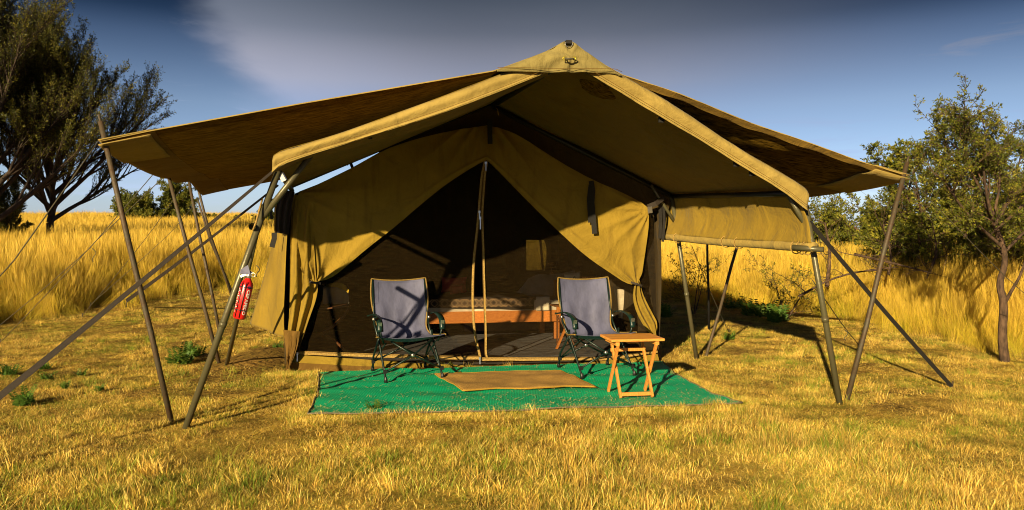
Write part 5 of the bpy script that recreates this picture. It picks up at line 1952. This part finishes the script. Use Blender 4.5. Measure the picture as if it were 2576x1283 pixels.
UP = Vector((0, 0, 1))
big = dict(levels=3, kids=(12, 9, 7), start=(0.30, 0.20, 0.08), ang=((12, 32), (14, 34), (16, 38)), len=((0.36, 0.56), (0.35, 0.55), (0.35, 0.6)), jit=0.07, trop=UP * 0.22, leaf_from=2, leaves=20, leaf=0.052, off=0.012, up=0.28, lw=0.15)
p = pt(128, 590, 24.0)
acacia(21, (p.x, p.y), 'tall fan shaped acacia tree whose single trunk shows left of the tent', 7.2, 28, dict(big, leaves=8, leaf=0.062, trop=UP * 0.07, start=(0.20, 0.2, 0.08)), 'leaf_dark', 'bark_dark', trunk_h=1.3, trunk_r=0.14, fan=(4, 52), wide=0.66, lead=3.0)
p = pt(-70, 590, 21.0)
acacia(22, (p.x, p.y), 'dense dark acacia tree cut by the left edge of the picture', 9.0, 26, dict(big, leaves=7, leaf=0.064, trop=UP * 0.08), 'leaf_dark', 'bark_dark', trunk_h=0.8, trunk_r=0.17, fan=(4, 54), wide=0.46, lead=3.8)
p = pt(-15, 590, 22.5)
acacia(23, (p.x, p.y), 'low leafy bush filling the foot of the left trees', 3.4, 18, dict(big, leaves=16, leaf=0.07, kids=(8, 6, 4), start=(0.1, 0.1, 0.05)), 'leaf_dark', 'bark_dark', trunk_r=0.05, fan=(5, 80), cat='bush', name='bush', wide=0.33)

# far bushes and trees on the left rise
farp = dict(levels=2, kids=(9, 8), start=(0.15, 0.1), ang=((20, 50), (25, 55)), len=((0.35, 0.55), (0.4, 0.6)), jit=0.12, trop=UP * 0.10, leaf_from=1, leaves=26, leaf=0.12, off=0.06, up=0.15, lw=0.26)
p = pt(345, 560, 52)
acacia(31, (p.x, p.y), 'round green bush on the rise left of the second pole', 3.2, 15, farp, 'leaf_far', 'bark', trunk_r=0.06, fan=(6, 84), name='bush', cat='bush', wide=0.62)
p = pt(288, 560, 52)
acacia(32, (p.x, p.y), 'small low bush at the left foot of the round bush', 1.7, 9, farp, 'leaf_far', 'bark', trunk_r=0.04, fan=(10, 80), name='bush', cat='bush', wide=0.5)
p = pt(443, 560, 54)
flat = dict(farp, leaves=22, kids=(8, 8), ang=((25, 55), (25, 60)))
acacia(33, (p.x, p.y), 'umbrella shaped acacia on the rise beside the round bush', 3.9, 16, dict(flat, trop=UP * 0.06), 'leaf_far', 'bark', trunk_h=0.9, trunk_r=0.10, fan=(5, 84), wide=0.50)
p = pt(530, 565, 55)
acacia(34, (p.x, p.y), 'tiny bush on the horizon between the crossing poles', 1.4, 7, dict(farp, leaves=20), 'leaf_far', 'bark', trunk_r=0.04, fan=(15, 70), name='bush', cat='bush')
p = pt(608, 565, 46)
acacia(35, (p.x, p.y), 'low bush on the horizon left of the awning leg', 1.6, 9, farp, 'leaf_far', 'bark', trunk_r=0.04, fan=(20, 75), name='bush', cat='bush')
p = pt(672, 565, 44)
acacia(36, (p.x, p.y), 'taller bush on the horizon behind the awning leg', 2.2, 10, farp, 'leaf_far', 'bark', trunk_r=0.05, fan=(10, 70), name='bush', cat='bush')
for k, (x, lab) in enumerate(((60, 'pale scrub on the skyline behind the left tree trunk'), (215, 'pale scrub on the skyline right of the left tree trunk'))):
    p = pt(x, 560, 60)
    acacia(37 + k, (p.x, p.y), lab, 1.2, 8, dict(farp, leaves=14), 'leaf_far', 'bark', trunk_r=0.03, fan=(30, 75), name='bush', cat='bush')

# right hand side: two thorn trees, a wall of bushes behind, dead branches in the grass
near = dict(levels=3, kids=(6, 6, 5), start=(0.25, 0.15, 0.1), ang=((25, 60), (30, 60), (30, 65)), len=((0.5, 0.75), (0.4, 0.6), (0.35, 0.6)), jit=0.16, trop=UP * 0.03, leaf_from=2, leaves=26, leaf=0.030, off=0.006, up=0.10, lw=0.20)


def near_tree():
    t = TreeMaker(51)
    b = gp(2530, 908)
    Q = lambda x, y, d=0.0: pt(x, y, b.y + d) - Vector((b.x, b.y, 0))
    tr = [Q(2530, 925), Q(2520, 850), Q(2527, 760), Q(2512, 715), Q(2531, 660), Q(2520, 600), Q(2498, 560)]
    t.tb.tube(smooth_line(tr, 2), [0.052 - 0.026 * i / 20 for i in range(len(smooth_line(tr, 2)))], 10, False)
    t.tb.tube(smooth_line([Q(2528, 762), Q(2545, 730, -.1), Q(2570, 690, -.2), Q(2590, 610, -.3)], 2), [0.022 - 0.012 * i / 12 for i in range(len(smooth_line([0, 0, 0, 0] and [Q(0, 0)] * 4, 2)))], 7, False)
    t.bm.tube(smooth_line([Q(2500, 565), Q(2488, 530), Q(2480, 500)], 1), 0.024, 7, False)
    r = t.r
    limbs = [((2512, 600), (2482, 500), (2470, 390), 0.026), ((2500, 570), (2540, 500), (2566, 400), 0.026), ((2520, 620), (2440, 550), (2370, 450), 0.022),
             ((2505, 580), (2590, 500), (2680, 420), 0.022), ((2520, 640), (2600, 560), (2720, 500), 0.02), ((2490, 520), (2440, 430), (2420, 350), 0.018), ((2500, 540), (2520, 450), (2500, 350), 0.018)]
    for i, (a, m, e, rad) in enumerate(limbs):
        dep = r.uniform(-0.7, 0.9)
        A, Mm, E = Q(*a), Q(*m, dep * 0.5), Q(*e, dep)
        q = smooth_line([A, Mm, E], 2)
        t.bm.tube(q, [rad * (1 - 0.75 * k / (len(q) - 1)) for k in range(len(q))], 6, False)
        for k in range(9):
            x = (0.25 + 0.75 * (k + r.random()) / 9) * (len(q) - 1) * 0.999
            j = int(x)
            p0 = q[j].lerp(q[j + 1], x - j)
            axd = (q[j + 1] - q[j]).normalized()
            d = (axd * 0.6 + Vector((r.uniform(-1, 1), r.uniform(-1, 1), r.uniform(-0.35, 0.7)))).normalized()
            t.branch(p0, d, r.uniform(0.25, 0.60), 0.008, 1, dict(near, kids=(6, 7, 6), leaves=11, leaf=0.027))
    return t.build('thorn_tree', Vector((b.x, b.y, 0)), 'small thorn tree with a forked brown trunk near the right edge', 'tree', 'leaf_mid', 'bark')


near_tree()
p = gp(2395, 745)
acacia(52, (7.25, 13.0), 'thorn tree with several reddish stems left of the small forked tree', 3.4, 14, dict(near, leaf=0.048, leaves=14, trop=UP * 0.05, kids=(8, 8, 6), len=((0.3, 0.5), (0.4, 0.6), (0.35, 0.6))), 'leaf_mid', 'bark', trunk_h=0.5, trunk_r=0.09, fan=(5, 76), wide=0.52)
acacia(53, (7.6, 10.6), 'dark thorn tree cut by the right edge of the picture', 2.5, 9, dict(near, leaf=0.044, leaves=6, kids=(8, 7, 5)), 'leaf_mid', 'bark', trunk_h=0.6, trunk_r=0.09, fan=(8, 48))
acacia(54, (9.6, 14.5), 'leafy thorn tree behind the small forked tree', 2.6, 9, dict(near, leaf=0.05, leaves=6, kids=(8, 7, 5)), 'leaf_mid', 'bark', trunk_h=0.4, trunk_r=0.09, fan=(10, 55))
hedge = [(2075, 26, 2.7, 'bare topped bush right of the awning leg, first of the bush row'), (2125, 27, 2.7, 'olive bush in the row between the two leaning right poles'), (2180, 30, 2.55, 'bright green bush in the middle of the right bush row'), (2235, 27, 2.3, 'bush in the right row directly behind the corner pole'),
         (2290, 25, 2.2, 'low dark bush right of the corner pole'), (2340, 23, 2.1, 'dense low bush under the thorn tree'), (2440, 20, 2.1, 'dark low bush between the two thorn tree trunks'), (2540, 22, 2.2, 'dense low bush at the right edge behind the forked tree'), (2030, 30, 2.3, 'small bush half hidden by the rolled valance')]
for k, (x, d, h, lab) in enumerate(hedge):
    p = pt(x, 600, d)
    acacia(60 + k, (p.x, p.y), lab, h * 0.95, 15, dict(farp, leaves=15, leaf=0.085, off=0.05, kids=(10, 9)), 'leaf_far' if k % 3 != 2 else 'leaf_mid', 'bark', trunk_r=0.06, fan=(6, 84), name='bush', cat='bush', group='bushes behind the right hand grass', wide=0.75)
for k, (x, d, h) in enumerate(((1900, 60, 2.6), (1980, 55, 2.4), (2300, 60, 3.0), (2480, 60, 3.2), (2620, 45, 3.0), (2700, 26, 3.0))):
    p = pt(x, 600, d)
    acacia(80 + k, (p.x, p.y), 'olive bush in the hazy far row beyond the grass, ' + ('well behind the rolled valance', 'left of the awning leg', 'behind the corner pole', 'behind the forked tree', 'past the right edge', 'outermost at the right')[k], h, 9, dict(farp, leaves=34, leaf=0.22, off=0.15, kids=(8, 8)), 'leaf_far', 'bark', trunk_r=0.06, fan=(6, 84), name='bush', cat='bush', group='far bushes on the right skyline', wide=0.9)


def dead_branches():
    defs = [((2010, 745), (2110, 690), (2260, 672), 11.0, 'fallen bare branch lying across the grass right of the awning leg'), ((2150, 640), (2260, 665), (2390, 700), 10.5, 'bare thorny bough curving down by the corner pole'), ((2330, 700), (2360, 640), (2345, 560), 11.0, 'upright bare stems left of the thorn tree'), ((2235, 690), (2245, 640), (2215, 560), 11.3, 'upright dead twigs behind the corner pole'), ((2080, 720), (2090, 640), (2075, 560), 12.5, 'broken reddish stump right of the awning leg')]
    for k, (a, m, e, d, lab) in enumerate(defs):
        t = TreeMaker(90 + k)
        A, Mm, E = pt(*a, d), pt(*m, d + 0.2), pt(*e, d + 0.5)
        base = A.copy()
        q = [p - base for p in smooth_line([A, Mm, E], 2)]
        t.tb.tube(q, [(0.04 if k == 4 else 0.022) * (1 - 0.7 * i / (len(q) - 1)) for i in range(len(q))], 7, False)
        for j in range(9):
            x = (0.15 + 0.85 * (j + t.r.random()) / 9) * (len(q) - 1) * 0.999
            i = int(x)
            p0 = q[i].lerp(q[i + 1], x - i)
            t.branch(p0, Vector((t.r.uniform(-1, 1), t.r.uniform(-.6, .6), t.r.uniform(-0.1, 1))), t.r.uniform(0.3, 0.7), 0.007, 1, dict(near, levels=2, kids=(4, 4), leaf_from=9, jit=0.3))
        t.build('dead_branch', base, lab, 'branch', 'leaf_mid', 'bark')


dead_branches()


# small thorn seedlings standing in the grass behind the rolled valance
for k, (x, y, d, lab) in enumerate(((1747, 640, 13, 'little dark shrub in the yellow grass between the right poles'), (1975, 660, 12, 'thin shrub in the grass below the rolled valance'))):
    p = pt(x, y, d)
    acacia(95 + k, (p.x, p.y), lab, 1.25, 4, dict(near, leaf=0.03, leaves=5, kids=(4, 4, 3)), 'leaf_mid', 'bark', trunk_r=0.02, fan=(5, 40), name='shrub', cat='shrub')


# ------------------------------------------------------------------ weeds and litter
def weed_mesh(seed, n, sz):
    r = random.Random(seed)
    V, Tn = [], []
    for s in range(n):
        a = r.random() * 6.283
        el = r.uniform(0.15, 0.9)
        L = sz * r.uniform(0.5, 1.1)
        b = Vector((r.uniform(-.3, .3) * sz, r.uniform(-.3, .3) * sz, 0))
        d = Vector((math.cos(a) * el, math.sin(a) * el, 1 - 0.4 * el)).normalized()
        for k in range(9):
            c = b + d * L * (k + 1) / 9
            for sg in (-1, 1):
                w = d.cross(UP).normalized() * sg
                o = (w + d * 0.5 + Vector((0, 0, r.uniform(-.2, .4)))).normalized()
                l = sz * 0.26 * (1.1 - 0.5 * k / 9)
                x = d.cross(o).normalized().cross(o).normalized() * l * 0.22
                V += [c, c + o * l * 0.5 + x, c + o * l, c + o * l * 0.5 - x]
                Tn += [min(1, 0.3 + 0.5 * r.random())] * 4
    V = np.array([tuple(v) for v in V])
    return mesh_from_arrays('weed', V, np.arange(len(V)).reshape(-1, 4), 'weed', np.array(Tn))


WM = [weed_mesh(i, 14, 0.12) for i in range(3)]
weeds = [(112, 930, 1.0, 'first small leafy weed of the pair left of the broad strap'), (118, 955, 0.9, 'lower weed of the pair below the broad strap'), (165, 978, 0.7, 'small weed low on the left near the strap end'), (205, 945, 0.7, 'weed sprig right of the pair on the left'),
         (250, 985, 0.7, 'weed sprig between the broad strap and first pole'), (325, 785, 2.2, 'wide feathery green weed near the narrow strap end'), (455, 915, 2.2, 'large bright green weed patch right of the first pole'), (485, 900, 2.0, 'second bright green weed patch beside the second pole'), (25, 945, 1.3, 'green weed at the left edge under the strap'),
         (60, 1020, 1.6, 'green weed clump low on the left edge'), (1905, 800, 4.4, 'dark leafy weed clump in the shade right of the tent'), (1955, 812, 3.4, 'leafy weed clump right of the shade beside the guy line'), (1845, 778, 2.8, 'small leafy weed in the shaded long grass'), (1835, 855, 1.2, 'bright green weed right of the brown pole foot'), (1668, 800, 2.6, 'weed against the right tent corner in shade'), (940, 1035, 0.9, 'green sprig growing at the front edge of the green mat'), (700, 885, 1.2, 'green weed beside the left tent corner')]
for k, (x, y, s, lab) in enumerate(weeds):
    g = gp(x, y, 0.0)
    g.z = ground(g.x, g.y)
    o = bpy.data.objects.new('leafy_weed', WM[k % 3])
    COL.objects.link(o)
    o.location = g
    o.rotation_euler = (0, 0, k * 1.3)
    o.scale = (s, s, s * 0.8)
    tag(o, lab, 'weed', 'leafy weeds in the mown grass')


def litter():
    r = random.Random(5)
    mb = MB()
    for k in range(1500):
        s, t = r.random(), r.random()
        if r.random() < 0.5: t = 1 - (1 - t) * 0.4 * r.random()
        p = mat_fn(round(s * 60) / 60, round(t * 30) / 30) + Vector((r.uniform(-.03, .03), r.uniform(-.02, .02), 0.006))
        a = r.random() * 3.14
        l = r.uniform(0.012, 0.05)
        d = Vector((math.cos(a), math.sin(a), 0))
        q = Vector((-d.y, d.x, 0)) * 0.0016
        p2 = p + d * l + Vector((0, 0, r.random() * 0.008))
        mb.add([p - q, p + q, p2 + q, p2 - q], [(0, 1, 2, 3)])
    tag(mb.build('loose_straw', 'straw'), 'dry straw bits strewn on the green mat', 'straw', kind='stuff')
    # grass fringe creeping over the mat edges and round the tent foot
    P, R, S, I = [], [], [], []
    for k in range(2400):
        e = r.random()
        if e < 0.55:
            p = mat_fn(round(r.random() * 60) / 60, 1)
            p = p + Vector((0, r.uniform(-0.12, 0.03) + 0.10 * max(0, mnoise.noise(Vector((p.x * 2.2, 1, 4)))), 0))
        elif e < 0.75:
            p = mat_fn(0, round(r.random() * 30) / 30) + Vector((r.uniform(-0.14, 0.01), 0, 0))
        elif e < 0.93:
            p = mat_fn(1, round(r.random() * 30) / 30) + Vector((r.uniform(0.0, 0.12), 0, 0))
        else:
            a = T(-1.95, -0.06, 0)
            p = a + U * r.uniform(-0.1, 0.35) + Vector((0, r.uniform(-0.1, 0.0), 0))
        P.append((p.x, p.y, 0.0))
        R.append(r.random() * 6.283)
        s = r.uniform(0.5, 1.0)
        S.append((s, s, s * r.uniform(0.5, 0.9)))
        I.append(r.choices(range(7), (3, 3, 1, 1.5, 1, 0.3, 0.5))[0])
    tag(scatter('fringe_grass', P, R, S, I, MOWN), 'straw grass fringe creeping over the edges of the green mat', 'grass', kind='stuff')


litter()
